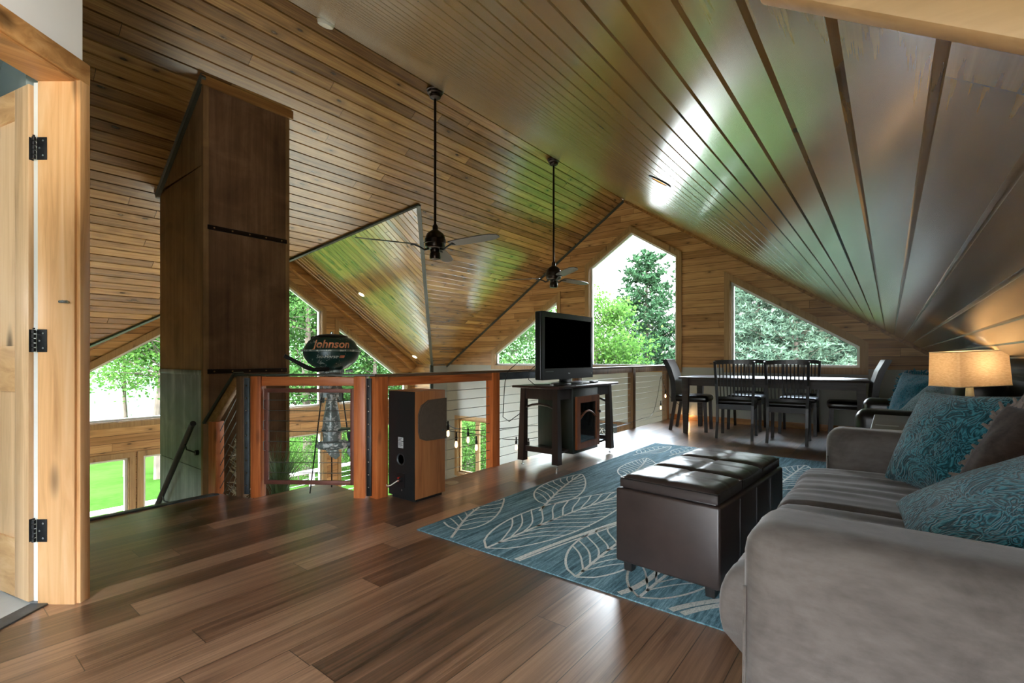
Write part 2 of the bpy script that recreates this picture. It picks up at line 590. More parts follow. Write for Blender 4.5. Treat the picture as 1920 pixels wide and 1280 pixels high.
M['cherry'] = wood('cherry_door_frame', [(.2, '47230f'), (.5, '7a4425'), (.8, '94592f')], .35, 'Z', 0, .7)
M['darkglass'] = flat('smoked_glass', '0a1012', .05, 0, .5, 0)
M['oakven'] = wood('oak_veneer', [(.2, '6a4022'), (.5, '96623a'), (.8, 'ac794c')], .4, 'Z', 0, .8)
M['spkback'] = flat('speaker_back_black', '15191b', .5, 0, .4, .1)
M['grille'] = flat('grey_brown_grille_cloth', '4f463c', .85, 0, .2, .1, 40, .2)
M['white'] = flat('white_plastic', 'd8d8d2', .4, 0, .5, .02)
M['cream'] = flat('cream_plastic', 'bdb297', .5, 0, .4, .04)
M['redp'] = flat('red_binding_post', 'a02018', .35)
M['label'] = flat('grey_paper_label', 'b9bdbd', .6)
M['inkdark'] = flat('dark_label_print', '3a4042', .6)

def emit(name, col, s):
    m = NM(name)
    e = m.n('ShaderNodeEmission')
    e.inputs[0].default_value = hexc(col); e.inputs[1].default_value = s
    m.l(e.outputs[0], m.out.inputs[0])
    return m.m
M['canlit'] = emit('lit_downlight_lens', 'ffe2b0', 9)
M['bulb'] = emit('warm_filament_bulb', 'ffc890', 2.2)
# ================================================================ SETTING
G = 7.89            # far gable wall
RX, RZ, SL = -3.68, 3.775, 0.668
DY, DX = 4.197, -4.855
DZ = RZ - SL * (RX - DX)
WX = -8.75          # lake-side wall of the cross gable
EX = -8.1           # main eave wall
KX = 0.72           # knee wall
YN = -1.6
K = math.sqrt(1 + SL * SL)
def roofz(x): return RZ - SL * abs(x - RX)
def fY(Yp): return lambda x, z, h: Vector((x, Yp + h, z))
def fX(Xp): return lambda y, z, h: Vector((Xp - h, y, z))
fg, fd = fY(G), fX(WX)

def boards(mb, O, A, B, N, v0, v1, segs, bw=.104, gw=.0065, dp=.009):
    O, A, B, N = Vector(O), Vector(A), Vector(B), Vector(N)
    v = v0
    uvs = mb.uvs
    while v < v1 - 1e-4:
        ve = min(v + bw, v1)
        prof = [(v, dp), (min(v + gw, ve), 0), (max(ve - gw, v), 0), (ve, dp)]
        for (fa, fb) in segs:
            for (pa, ha), (pb, hb) in zip(prof, prof[1:]):
                ps = [(fa(pa), pa, ha), (fb(pa), pa, ha), (fb(pb), pb, hb), (fa(pb), pb, hb)]
                if ps[1][0] - ps[0][0] < .002 and ps[2][0] - ps[3][0] < .002:
                    continue
                f = mb.vface([mb.v(O + A * u + B * q - N * h) for u, q, h in ps])
                if f:
                    uvs.append([(u, q) for u, q, h in ps])
        v = ve

def board_sheet(name, mat, calls):
    mb = MB(); mb.uvs = []
    for c in calls:
        boards(mb, *c)
    bm = mb.bm
    L = bm.loops.layers.uv.new('UVMap')
    bm.faces.ensure_lookup_table()
    for f, q in zip(bm.faces, mb.uvs):
        for lp, t in zip(f.loops, q):
            lp[L].uv = t
    return struct(mb.build(name, mat, flat=True, recalc=False))

nR = Vector((-SL, 0, -1)).normalized(); nL = Vector((SL, 0, -1)).normalized()
ya, yb = (lambda v: YN), (lambda v: G)
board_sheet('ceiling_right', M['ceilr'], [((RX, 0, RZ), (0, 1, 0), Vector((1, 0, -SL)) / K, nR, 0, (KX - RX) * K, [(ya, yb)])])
half = lambda v: max(0.0, v / K - (RX - DX))
board_sheet('ceiling_left', M['ceil'], [((RX, 0, RZ), (0, 1, 0), Vector((-1, 0, -SL)) / K, nL, 0, (RX - EX) * K,
            [(ya, lambda v: DY - half(v)), (lambda v: DY + half(v), yb)])])
vd = 3.2 * K
for sg, nm in ((1, 'ceiling_dormer_right'), (-1, 'ceiling_dormer_left')):
    # boards run down the slope from the little ridge
    board_sheet(nm, M['ceil'], [((WX, DY, DZ), Vector((0, sg, -SL)) / K, (1, 0, 0), Vector((0, -sg * SL, -1)).normalized(), 0, DX - WX,
                [(lambda v: 0.0, lambda v: min(3.2, max(0.0, DX - WX - v)) * K)])])

def fold(z0, calls, name):
    mb = MB(); mb.uvs = []
    for c in calls: boards(mb, *c, bw=20, gw=0, dp=0)
    struct(mb.build(name, M['beam'], flat=True, recalc=False))
UP = Vector((0, 0, .03)); va = (RX - DX) * -1
vq = (RX - DX) * K
fold(0, [(Vector((RX, 0, RZ)) + UP, (0, 1, 0), Vector((1, 0, -SL)) / K, nR, 0, (KX + .1 - RX) * K, [(ya, yb)]),
         (Vector((RX, 0, RZ)) + UP, (0, 1, 0), Vector((-1, 0, -SL)) / K, nL, 0, vq, [(ya, yb)]),
         (Vector((RX, 0, RZ)) + UP, (0, 1, 0), Vector((-1, 0, -SL)) / K, nL, vq, (RX - EX + .1) * K, [(ya, lambda v: DY - half(v)), (lambda v: DY + half(v), yb)]),
         (Vector((0, DY, DZ)) + UP, (1, 0, 0), Vector((0, 1, -SL)) / K, nL, 0, vd + .05, [(lambda v: WX - .3, lambda v: DX - v / K)]),
         (Vector((0, DY, DZ)) + UP, (1, 0, 0), Vector((0, -1, -SL)) / K, nL, 0, vd + .05, [(lambda v: WX - .3, lambda v: DX - v / K)])], 'roof_sky_block')  # unseen sheet added above the boards to stop sky leaking through gaps

# --- windows
def window(n, poly, f, wmat='casing', cw=.08, mull=(), label=None, sash='vinyl'):
    op = offset_poly(poly, .045)
    mb = MB(); mb.ring(op, poly, .05, .10, f)
    for m in mull:
        mb.prism(m, .05, .10, f)
    o = struct(mb.build('window_%d' % n, M[sash]), label)
    mb = MB(); mb.ring(offset_poly(op, cw), op, -.018, .0, f); mb.ring(op, offset_poly(op, -.012), .0, .05, f)
    mb.build('window_casing', M[wmat], o)
    mb = MB(); mb.prism(poly, .072, .076, f)
    mb.build('glass_pane', M['glass'], o)
    return op

def rect(a, b, c, d): return [(a, c), (b, c), (b, d), (a, d)]
gpolys = [[(-4.33, .89), (-2.795, .89), (-2.795, 2.66), (-3.56, 3.155), (-4.33, 2.65)],
          [(-1.89, .905), (-.35, .905), (-.35, 1.135), (-1.89, 2.11)],
          [(-6.615, .885), (-5.12, .885), (-5.12, 2.05), (-6.615, 1.08)]]
gl = ['tall peaked window in the far gable, pine tree outside', 'sloped window right of the peaked one, behind the dining table', 'sloped window left of the peaked one, behind the television']
gops = [window(i + 1, p, fg, label=l) for i, (p, l) in enumerate(zip(gpolys, gl))]
dpolys = [[(3.3, .1), (5.1, .1), (5.1, 1.9), (4.2, 2.49), (3.3, 1.9)],
          [(5.55, .1), (7.2, .1), (7.2, .46), (5.55, 1.56)],
          [(1.15, .12), (2.85, .12), (2.85, 1.56), (1.15, .46)]]
dl = ['peaked window half hidden by the chimney', 'sloped window behind the outboard motor', 'sloped window left of the chimney looking onto the lake']
dops = [window(i + 4, p, fd, label=l) for i, (p, l) in enumerate(zip(dpolys, dl))]
lowp = [rect(1.12, 2.06, -2.3, -.49), rect(2.31, 2.85, -2.3, -.49), rect(3.28, 5.12, -2.3, -.49), rect(5.6, 6.08, -2.3, -.49), rect(6.33, 7.22, -2.3, -.49)]
ll = ['low window at left onto the lawn', 'narrow low window beside the chimney', 'wide low window behind the corner gate', 'narrow low window right of the motor', 'low window behind the tower speaker']
lops = [window(i + 7, p, fd, cw=.07, label=l, mull=([rect(4.17, 4.23, -2.3, -.49)] if i == 2 else [])) for i, (p, l) in enumerate(zip(lowp, ll))]
wlow = rect(-7.72, -6.70, -1.56, -.42)
lop = window(12, wlow, fg, cw=.07, label='small two-pane window low on the white wall', mull=[rect(-7.25, -7.15, -1.56, -.42)], sash='casing')

# --- walls
mb = MB()
wall_sheet(mb, [(EX, .85), (KX, .85), (KX, roofz(KX) + .025), (RX, RZ + .025), (EX, roofz(EX) + .025)], gops, .14, fg)
struct(mb.build('wall_back', M['gable'], uv=lambda c, n: (c.x, c.z), flat=True))
mb = MB()
wall_sheet(mb, rect(EX, KX, -2.7, .85), [lop], .14, fY(G - .004))
struct(mb.build('wall_back_lower', M['dry'], flat=True))
mb = MB()
wall_sheet(mb, [(1.0, -2.7), (7.39, -2.7), (7.39, DZ - SL * 3.193), (DY, DZ), (1.0, DZ - SL * 3.197)], dops + lops, .14, fd)
struct(mb.build('wall_left', M['gable'], uv=lambda c, n: (c.y, c.z), flat=True))
mb = MB()
for y in (1.0, 7.39):
    mb.b2((WX - .14, y - .06 if y < 3 else y, -2.7), (EX, y if y < 3 else y + .06, .89))
struct(mb.build('wall_dormer_returns', M['gable'], uv=lambda c, n: (c.x, c.z), flat=True))
mb = MB()
mb.b2((EX - .1, 7.45, -2.7), (EX, G, .84)); mb.b2((EX - .1, YN, -2.7), (EX, .94, .84))
struct(mb.build('wall_left_eave', M['dry'], flat=True))
mb = MB(); mb.b2((KX, YN, -.1), (KX + .1, G, roofz(KX) + .01))
struct(mb.build('wall_right', M['dry'], flat=True))
mb = MB(); mb.b2((-2.2, YN, -2.7), (-2.1, G, -.28))
struct(mb.build('wall_sun_block', M['dry'], flat=True))  # unseen wall added under the loft to keep sun from leaking in
mb = MB(); mb.prism([(EX - .1, -2.7), (-5.1, -2.7), (-5.1, roofz(-5.1) + .02), (EX - .1, roofz(EX - .1) + .02)], 0, .1, lambda x, z, h: Vector((x, YN - h, z)))
struct(mb.build('wall_rear_light_block', M['dry'], flat=True))  # unseen wall added to cut the rear daylight on the left side
# corner board and beams
mb = MB(); mb.b2((EX - .005, 7.36, -2.7), (EX + .02, 7.45, .845))
struct(mb.build('trim_1', M['darktrim']))
for i, sg in enumerate((1, -1)):
    mb = MB()
    mb.bar((WX + .08, DY - sg * .03, DZ - .085), (WX + .08, DY + sg * 3.19, DZ - .085 - 3.19 * SL), .16, .15, r=.03)
    struct(mb.build('trim_%d' % (2 + i), M['beam']), 'rounded cedar rake beam over the lake-side windows')
for i, sg in enumerate((1, -1)):
    mb = MB()
    mb.bar((DX + .02, DY, DZ - .002), (EX + .03, DY + sg * 3.2, DZ - 3.2 * SL - .01), .055, .02, up=(sg * .1, 0, 1))
    struct(mb.build('trim_%d' % (4 + i), M['darktrim']), 'dark green-grey strip along the roof valley')
mb = MB()
mb.bar((-.09, .527, roofz(-.09)), (.7, .527, roofz(.7)), .026, .05, r=.005)
struct(mb.build('trim_6', M['endgrain']), 'pale raked board on the ceiling at upper right')
for i, sg in enumerate((1, -1)):
    mb = MB()
    x1 = KX if sg > 0 else EX
    mb.bar((RX, G - .012, RZ - .02), (x1, G - .012, roofz(x1) - .02), .02, .04)
    struct(mb.build('trim_%d' % (7 + i), M['beam'] if sg > 0 else M['darktrim']))

# --- floors
fp = [(-3.9, YN), (-3.9, 1.47), (-3.57, 1.56), (-3.57, 2.13), (-2.88, 2.13), (-2.88, G), (KX, G), (KX, YN)]
mb = MB(); mb.prism(fp, -.28, 0, lambda x, y, h: Vector((x, y, h)))
struct(mb.build('floor', M['floor'], uv=lambda c, n: (c.y, c.x + (c.z if abs(n.z) < .5 else 0)), flat=True))
mb = MB(); mb.b2((WX - .14, YN, -2.8), (KX, G + .14, -2.7))
struct(mb.build('floor_lower', M['lowfloor'], uv=lambda c, n: (c.y, c.x), flat=True))
mb = MB(); mb.b2((-3.925, .5, -.02), (-3.865, 1.46, .007), r=.003)
struct(mb.build('trim_9', M['gunm']), 'grey nosing strip at the top of the stairs')
mb = MB()
for i in range(1, 15):
    mb.b2((-3.9 - .26 * i, .52, -.187 * i - .04), (-3.9 - .26 * i + .28, 1.44, -.187 * i))
mb.b2((-3.9 - .26 * 14, .50, -2.7), (-3.9, .53, -.2)) if False else None
for y in (.51, 1.45):
    mb.bar((-3.88, y, -.26), (-3.9 - .26 * 14, y, -2.66), .03, .24)
struct(mb.build('stairs', M['lowfloor'], uv=lambda c, n: (c.y, c.x)))
mb = MB(); mb.b2((-4.39, 1.6, -.36), (-3.575, 2.3, -.30)); mb.b2((-4.37, 2.2, -2.7), (-3.6, 2.3, -.36)); mb.b2((-4.37, 1.6, -2.7), (-3.6, 1.66, -.36))
struct(mb.build('plant_ledge', M['lowfloor'], uv=lambda c, n: (c.y, c.x)))
mb = MB(); mb.b2((-2.86, G - .03, 0), (KX, G - .004, .085), r=.004)
struct(mb.build('baseboard_back', M['casingh'].copy()))
bpy.data.objects['baseboard_back'].data.materials[0] = wood('baseboard_wood', [(.25, '6a4a2b'), (.5, '94683c'), (.75, 'ad8250')], .45, 'X', .4)
mb = MB(); mb.b2((KX - .02, 1.0, 0), (KX, G - .03, .085), r=.004)
struct(mb.build('baseboard_right', M['casingh']))

# --- slanted door wall and small room behind it
cS, cC = math.sin(YAW), math.cos(YAW)
def LD(lat, d, z): return Vector((lat * cC - d * cS, lat * cS + d * cC, z))
fw = lambda d, z, h: LD(-1.78 - h, d, z)
D0, D1, DH = 1.17, 1.976, 2.14
mb = MB()
outl = [(-1.25, 0), (D0, 0), (D0, DH), (D1, DH), (D1, 0), (2.0, 0)]
for d in (2.0, -1.25):
    outl.append((d, roofz(LD(-1.85, d, 0).x) + .06))
mb.prism(outl, 0, .14, fw)
struct(mb.build('wall_door', M['dryhall'], flat=True))
mb = MB()
mb.prism([(-5.1, -.02), (-2.8, -.02), (-2.8, 3.15), (-3.68, 3.72), (-5.1, 2.78)], .33, .45, lambda x, z, h: Vector((x, h, z)))
struct(mb.build('wall_stair', M['drybath'], flat=True))
mb = MB()
mb.prism([(-5.0, .33), (-2.8, .33), tuple(LD(-1.92, 2.0, 0).xy), tuple(LD(-1.92, -1.2, 0).xy), (-5.0, -1.5)], -.002, .004, lambda x, y, h: Vector((x, y, h)))
struct(mb.build('floor_tile', M['tile'], flat=True))
mb = MB()
mb.b2((-5.1, -1.6, 0), (-5.0, .33, 3.0)); mb.b2((-5.0, -1.6, 0), (-1.6, -1.5, 2.6))
struct(mb.build('wall_bath', M['drybath'], flat=True))
mb = MB()
mb.prism([(-5.0, .33), (-2.8, .33), tuple(LD(-1.93, 2.0, 0).xy), tuple(LD(-1.93, .4, 0).xy), (-2.6, -1.5), (-5.0, -1.5)], 2.48, 2.5, lambda x, y, h: Vector((x, y, h)))
struct(mb.build('ceiling_bath', M['drybath'], flat=True))
# frame: jambs, header, casings
mb = MB()
def ldbox(mb, l0, l1, d0, d1, z0, z1, r=.002):
    c = LD((l0 + l1) / 2, (d0 + d1) / 2, (z0 + z1) / 2)
    mb.box(c, (abs(l1 - l0), abs(d1 - d0), abs(z1 - z0)), rz=YAW, r=r)
ldbox(mb, -1.925, -1.775, D1 - .018, D1 + .0, 0, DH)
ldbox(mb, -1.925, -1.775, D0, D0 + .018, 0, DH)
ldbox(mb, -1.84, -1.8, D1 - .03, D1 - .018, 0, DH - .02, .004) if False else None
dj = mb.build('door_frame', M['jamb'])
struct(dj, 'knotty alder door frame at far left')
mb = MB(); ldbox(mb, -1.925, -1.775, D0, D1, DH - .018, DH); mb.build('head_jamb', wood('alder_head_jamb', [(.2, '9c6a38'), (.5, 'cb965c'), (.78, 'dcb07a')], .42, 'Y', .4, .7), dj)
mb = MB()
ldbox(mb, -1.779, -1.76, D1 - .008, 2.014, 0, DH + .075)
ldbox(mb, -1.779, -1.76, D0 - .07, D0 + .008, 0, DH + .075)
mb.build('side_casing', M['jamb'], dj)
mb = MB(); ldbox(mb, -1.779, -1.759, D0 - .07, 2.014, DH - .008, DH + .078)
mb.build('head_casing', wood('alder_head_casing', [(.2, '9c6a38'), (.5, 'cf9c62'), (.78, 'e0b580')], .42, 'Y', .7, .6), dj)
mb = MB(); ldbox(mb, -1.946, -1.926, D1 - .012, D1 - .002, .012, DH - .02, 0); mb.build('caulk_bead', M['white'], dj)
mb = MB(); ldbox(mb, -1.95, -1.88, D0, D1 - .02, 0, .008); mb.build('threshold', M['gunm'], dj)
mb = MB(); mb.cyl(LD(-1.80, D1 - .018, 1.226), LD(-1.80, D1 - .045, 1.226), .006); mb.cyl(LD(-1.815, D1 - .04, 1.226), LD(-1.785, D1 - .04, 1.226), .006)
mb.build('catch', M['chrome'], dj)
# the open door
HP = Vector((-1.957, 1.953)); fa = Vector((-.911, .412)).normalized(); fn = Vector((.412, .911)).normalized()
def DP(a, t, z):
    q = HP + fa * a + fn * t
    return LD(q.x, q.y, z)
dang = YAW + math.atan2(fa.y, fa.x)
def dbox(mb, a0, a1, t0, t1, z0, z1, r=.002):
    mb.box(DP((a0 + a1) / 2, (t0 + t1) / 2, (z0 + z1) / 2), (abs(a1 - a0), abs(t1 - t0), z1 - z0), rz=dang, r=r)
DW = .76
mb = MB()
dbox(mb, 0, .115, 0, .036, .012, 2.11); dbox(mb, DW - .115, DW, 0, .036, .012, 2.11)
door = struct(mb.build('door_1', M['door']), 'open alder panel door at far left')
md = wood('alder_door_rails', [(.2, '9a7244'), (.5, 'c49c6c'), (.78, 'd8b588')], .42, 'X', .2, .6)
for z0, z1 in ((.012, .25), (.86, 1.05), (1.99, 2.11)):
    mb = MB(); dbox(mb, .115, DW - .115, 0, .036, z0, z1, .002); mb.build('door_rail', md, door)
for z0, z1 in ((.25, .86), (1.05, 1.99)):
    mb = MB(); dbox(mb, .11, DW - .11, .01, .026, z0, z1, 0); mb.build('door_panel', M['door'], door)
for z in (1.849, 1.07, .301):
    mb = MB()
    q = .046
    # leaf on the door edge, leaf on the jamb, knuckle between
    mb.box(DP(-.0015, .018, z), (.003, .034, q * 2), rz=dang, r=.0012)
    c = LD(-1.905, D1 - .0195, z)
    mb.box(c, (.04, .003, q * 2), rz=YAW, r=.0012)
    kn = LD(-1.932, D1 - .026, z)
    for k in range(5):
        mb.cyl(kn + Vector((0, 0, -q + k * q * .4 + .002)), kn + Vector((0, 0, -q + (k + 1) * q * .4 - .002)), .0065, n=12)
    mb.cyl(kn + Vector((0, 0, q)), kn + Vector((0, 0, q + .006)), .004)
    h = mb.build('hinge', M['blackm'], door)
    mb = MB()
    for zz in (-.03, 0, .03):
        p = LD(-1.905 + (.008 if zz else -.006), D1 - .0215, z + zz)
        mb.cyl(p, p - (LD(0, .003, 0) - LD(0, 0, 0)), .0042, n=10)
    mb.build('hinge_screws', M['chrome'], h)

# light in the small room behind the door; no lamp fitting is built
def point(name, loc, e, col=(1, .93, .84), r=.05):
    d = bpy.data.lights.new(name, 'POINT'); d.energy = e; d.color = col; d.shadow_soft_size = r
    o = bpy.data.objects.new(name, d); o.location = loc; COL.objects.link(o); return o
point('bath_light', (-3.2, -.4, 1.3), 4, (1, .96, .9), .12)
# ================================================================ CHIMNEY, RAILINGS
CX0, CX1, CY0, CY1 = -5.46, -4.40, 1.55, 2.25
ch = thing('chimney', 'tall rust-brown steel clad chimney rising through the stair opening to the ceiling', 'chimney', (-4.93, 1.9, -2.7))
mb = MB(ch.location)
def chprism(mb, x0, x1, y0, y1, z0, top):
    b = [(x0, y0), (x1, y0), (x1, y1), (x0, y1)]
    lo = [mb.v((x, y, z0)) for x, y in b]; hi = [mb.v((x, y, top(x))) for x, y in b]
    mb.vface(lo[::-1]); mb.vface(hi)
    for i in range(4):
        mb.vface([lo[i], lo[(i + 1) % 4], hi[(i + 1) % 4], hi[i]])
chprism(mb, CX0 + .006, CX1 - .006, CY0 + .006, CY1, -2.7, lambda x: roofz(x) + .02)
mb.build('chimney_core', M['rusts'], ch)
def panel(x0, x1, z0, z1, face, mat):
    mb = MB(ch.location)
    if face == 'front':
        lo = [(x0, z0), (x1, z0)]
        a = min(z1, roofz(x0) - .02); b = min(z1, roofz(x1) - .02)
        mb.prism([(x0, z0), (x1, z0), (x1, b), (x0, a)], 0, .008, lambda x, z, h: Vector((x, CY0 + .006 - h, z)))
    else:
        mb.prism([(x0, z0), (x1, z0), (x1, z1), (x0, z1)], 0, .008, lambda y, z, h: Vector((CX1 - .006 + h, y, z)))
    mb.build('steel_panel', mat, ch)
panel(CX0, CX1 - .01, -2.7, .08, 'front', M['zinc'])
panel(CX0, CX1 - .01, .086, .86, 'front', M['zinc'])
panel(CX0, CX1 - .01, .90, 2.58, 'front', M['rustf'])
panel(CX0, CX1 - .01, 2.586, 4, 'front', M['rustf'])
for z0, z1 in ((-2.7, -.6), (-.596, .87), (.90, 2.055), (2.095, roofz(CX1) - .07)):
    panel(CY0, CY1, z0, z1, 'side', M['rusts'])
mb = MB(ch.location)
mb.b2((CX0, CY0 - .008, .86), (CX1 + .004, CY0 + .004, .90), r=.002)
mb.build('seam_band', M['zinc'], ch)
for z in (.87, 2.055):
    mb = MB(ch.location)
    mb.b2((CX1 - .002, CY0 + .02, z), (CX1 + .012, CY1 - .02, z + .038), r=.003)
    b = mb.build('seam_band', M['bronze'], ch)  # bronze colour stands in for the shadow on these steel bands
    for k in range(5):
        mb = MB(ch.location)
        y = CY0 + .07 + k * .14
        mb.lathe([(.007, 0), (.006, .003), (.002, .005)], (CX1 + .012, y, z + .019), 8, Matrix.Rotation(R(90), 4, 'Y'))
        mb.build('rivet', M['rustf'], b)
mb = MB(ch.location)
mb.b2((CX1 - .03, CY0 - .012, -2.7), (CX1 + .005, CY0 - .002, roofz(CX1) - .03)); mb.b2((CX1 - .002, CY0 - .012, -2.7), (CX1 + .008, CY0 + .03, roofz(CX1) - .03))
mb.b2((CX1 - .002, CY1 - .03, -2.7), (CX1 + .008, CY1 + .004, roofz(CX1) - .03))
mb.build('corner_angle', M['rustf'], ch)
mb = MB(ch.location)
mb.bar((CX1 + .03, CY0 - .018, roofz(CX1 + .03) - .03), (CX0 - .03, CY0 - .018, roofz(CX0 - .03) - .03), .03, .055)
mb.build('ceiling_trim', M['darktrim'], ch)
mb = MB(ch.location)
mb.b2((CX1 + .006, CY0 - .03, roofz(CX1) - .075), (CX1 + .03, CY1 + .03, roofz(CX1) - .002))
mb.build('ceiling_trim', M['beam'], ch)

hr = thing('stair_handrail', 'dark sloping handrail bracketed to the front of the chimney', 'handrail', (-4.43, 1.47, .45))
mb = MB(hr.location)
mb.tube([(-4.40, 1.47, .475), (-4.43, 1.47, .462), (-5.25, 1.47, -.33), (-6.3, 1.47, -1.35)], .023, 12)
mb.build('rail', M['blackm'], hr)
for x in (-4.58, -5.12, -6.0):
    z = .462 + (x + 4.43) * .966
    mb = MB(hr.location)
    mb.tube([(x, 1.47, z - .02), (x + .02, 1.475, z - .07), (x + .06, CY0 - .02, z - .10)], .006, 8)
    mb.cyl((x + .06, CY0 - .028, z - .10), (x + .06, CY0 - .003, z - .10), .022)
    mb.build('bracket', M['blackm'], hr)

# --- cable railing along the loft edge
RLX = -2.905
rl = thing('cable_railing', 'long loft railing of redwood posts and horizontal steel cables running to the far wall', 'railing', (RLX, 2.15, 0))
def post(mb, x, y, z0, z1, sx=.085, sy=.085, rz=0):
    mb.box((x, y, (z0 + z1) / 2), (sx, sy, z1 - z0), rz=rz, r=.004)
posts = [2.15, 3.42, 4.95, 6.48, 7.80]
for i, y in enumerate(posts):
    mb = MB(rl.location); post(mb, RLX, y, -.3, .868, .085, .1 if i < 2 else .085)
    p = mb.build('post', M['rail'] if i < 2 else M['weath'], rl)
for i, (a, b) in enumerate(zip(posts, posts[1:])):
    mb = MB(rl.location)
    e = .048
    mb.b2((RLX - .03, a + e, .795), (RLX + .03, b - e, .862), r=.003)
    mb.build('top_rail', M['raily'] if i == 0 else (M['gunm'] if i == 1 else M['weath']), rl)
mb = MB(rl.location)
mb.b2((RLX - .05, 2.1, .866), (RLX + .05, G - .03, .884), r=.004)
mb.build('cap_board', wood('dark_cap_board', [(.2, '3a2c22'), (.5, '5a4534'), (.8, '76604a')], .3, 'Y'), rl)
for k in range(9):
    mb = MB(rl.location)
    z = .07 + k * .082
    pts = [(RLX, 2.15 + (G - .1 - 2.15) * t / 10, z) for t in range(11)]
    mb.tube(pts, .0026, 6)
    mb.build('cable', M['cable'], rl)

# --- corner gate panel
P1, P2 = Vector((-3.63, 1.62)), Vector((-2.99, 2.075))
gd = (P2 - P1).normalized(); ga = math.atan2(gd.y, gd.x); gL = (P2 - P1).length
gt = thing('corner_railing', 'short corner railing with orange posts and a rusty cable frame before the outboard motor', 'railing', (P1.x, P1.y, 0), ga)
# authored in local space: x runs along the panel
mb = MB(); mb.box((.012, 0, .43), (.075, .075, .88), r=.004); mb.build('post', M['rail'], gt)
mb = MB(); mb.box((-.11, .005, .43), (.05, .075, .88), r=.004); mb.build('post', M['weath'], gt)
def steelbar(x, y, name):
    mb = MB(); mb.box((x, y, .435), (.036, .012, .84), r=.002)
    b = mb.build('steel_strip', M[name], gt)
    for k in range(9):
        mb = MB()
        mb.lathe([(.006, 0), (.006, .006), (.003, .009)], (x, y - .006, .08 + .09 * k), 8, Matrix.Rotation(R(90), 4, 'X'))
        mb.build('cable_nut', M['chrome'], b)
steelbar(-.06, -.02, 'gunm')
mb = MB(); mb.box((gL - .012, 0, .43), (.085, .075, .88), r=.004); mb.build('post', M['rail'], gt)
steelbar(gL + .055, -.028, 'blackm')
mb = MB(); mb.b2((.045, -.02, .80), (gL - .05, .02, .865), r=.003)
mb.build('top_rail', wood('stained_redwood_rail', [(.2, '7c3a1a'), (.5, 'bb6a38'), (.78, 'd08450')], .38, 'X', .2), gt)
mb = MB(); mb.b2((-.14, -.05, .872), (gL + .1, .05, .885), r=.003); mb.build('cap_board', M['darktrim'], gt)
fx0, fx1, fz0, fz1 = .075, gL - .075, .10, .765
mb = MB()
for z in (fz0, fz1):
    mb.b2((fx0, -.012, z - .014), (fx1, .012, z + .014), r=.002)
for x in (fx0, fx1):
    mb.b2((x - .014, -.012, fz0 - .014), (x + .014, .012, fz1 + .014), r=.002)
fr = mb.build('cable_frame', M['frame'], gt)
for k in range(8):
    z = fz0 + .07 + k * .075
    mb = MB(); mb.tube([(fx0, -.002, z), ((fx0 + fx1) / 2, -.002, z - .002), (fx1, -.002, z)], .0028, 6)
    mb.build('cable', M['cable'], gt)
for k in (0, 2, 4):
    mb = MB(); z = fz1 - .06 - .075 * k
    mb.tube([(fx0, -.004, z), (fx0 - .012, -.022, z - .01), (fx0 - .012, -.022, z - .07), (fx0, -.004, z - .08)], .0028, 6)
    mb.build('cable_loop', M['cable'], fr)

# --- short sloped stair railing
st = thing('stair_railing', 'short sloping redwood railing with slanted cables at the head of the stairs', 'railing', (-3.93, 1.47, 0))
A0, A1 = Vector((-3.945, 1.47, 0)), Vector((-3.745, 1.545, 0))
mb = MB(st.location); mb.box((A0.x, A0.y, .1), (.07, .075, .86), rz=R(22), r=.004); mb.build('post', M['rail'], st)
mb = MB(st.location); mb.bar((A0.x - .04, A0.y - .02, .50), (A1.x, A1.y, .85), .045, .06, r=.003); mb.build('top_rail', M['beam'], st)
mb = MB(st.location); mb.bar((A0.x - .08, A0.y - .03, .515), (A1.x, A1.y, .895), .085, .014); mb.build('cap_board', M['darktrim'], st)
for k in range(8):
    z = .44 - k * .085
    mb = MB(st.location); mb.tube([(A0.x + .02, A0.y + .01, z), (A1.x, A1.y, z + .30)], .0026, 6); mb.build('cable', M['cable'], st)
mb = MB(); mb.tube([(-3.985, 1.447, .32), (-3.985, 1.445, .10), (-3.984, 1.447, -.06)], .004, 6)
tag(mb.build('red_rope', flat('red_cord', 'b3303c', .6)), 'thin red cord hanging down the sloping stair post', 'cord')
# ================================================================ RUG, OTTOMAN, SOFAS, CUSHIONS
def ribbon(mb, pts, wd, z):
    pts = [Vector((p[0], p[1], 0)) for p in pts]
    L = []
    for i, p in enumerate(pts):
        a = pts[max(0, i - 1)]; b = pts[min(len(pts) - 1, i + 1)]
        t = (b - a).normalized(); n = Vector((-t.y, t.x, 0))
        k = wd if not isinstance(wd, (list, tuple)) else wd[i]
        L.append((mb.v(p + n * k / 2 + Vector((0, 0, z))), mb.v(p - n * k / 2 + Vector((0, 0, z)))))
    for a, b in zip(L, L[1:]):
        mb.vface([a[0], a[1], b[1], b[0]])
def bez(p0, p1, p2, n=12):
    return [((1 - t) ** 2 * p0[0] + 2 * t * (1 - t) * p1[0] + t * t * p2[0], (1 - t) ** 2 * p0[1] + 2 * t * (1 - t) * p1[1] + t * t * p2[1]) for t in [i / n for i in range(n + 1)]]
RX0, RX1, RY0, RY1 = -2.165, -.24, 1.865, 5.48
def rugmat():
    m = NM('woven_teal_rug')
    c = m.coord('Object', (60, 3.2, 60))
    n1 = m.noise(c, 1.0, 4, .7)
    n2 = m.noise(m.coord('Object', (300, 40, 1)), 1.0, 2, .6)
    f = m.math('ADD', m.math('MULTIPLY', n1, .7), m.math('MULTIPLY', n2, .3))
    col = m.ramp(f, [(.36, '2e4850'), (.5, '54757f'), (.64, '7f9fa8')])
    m.bump(n2, .35, .003)
    return m.done(col, .9, 0, .15)
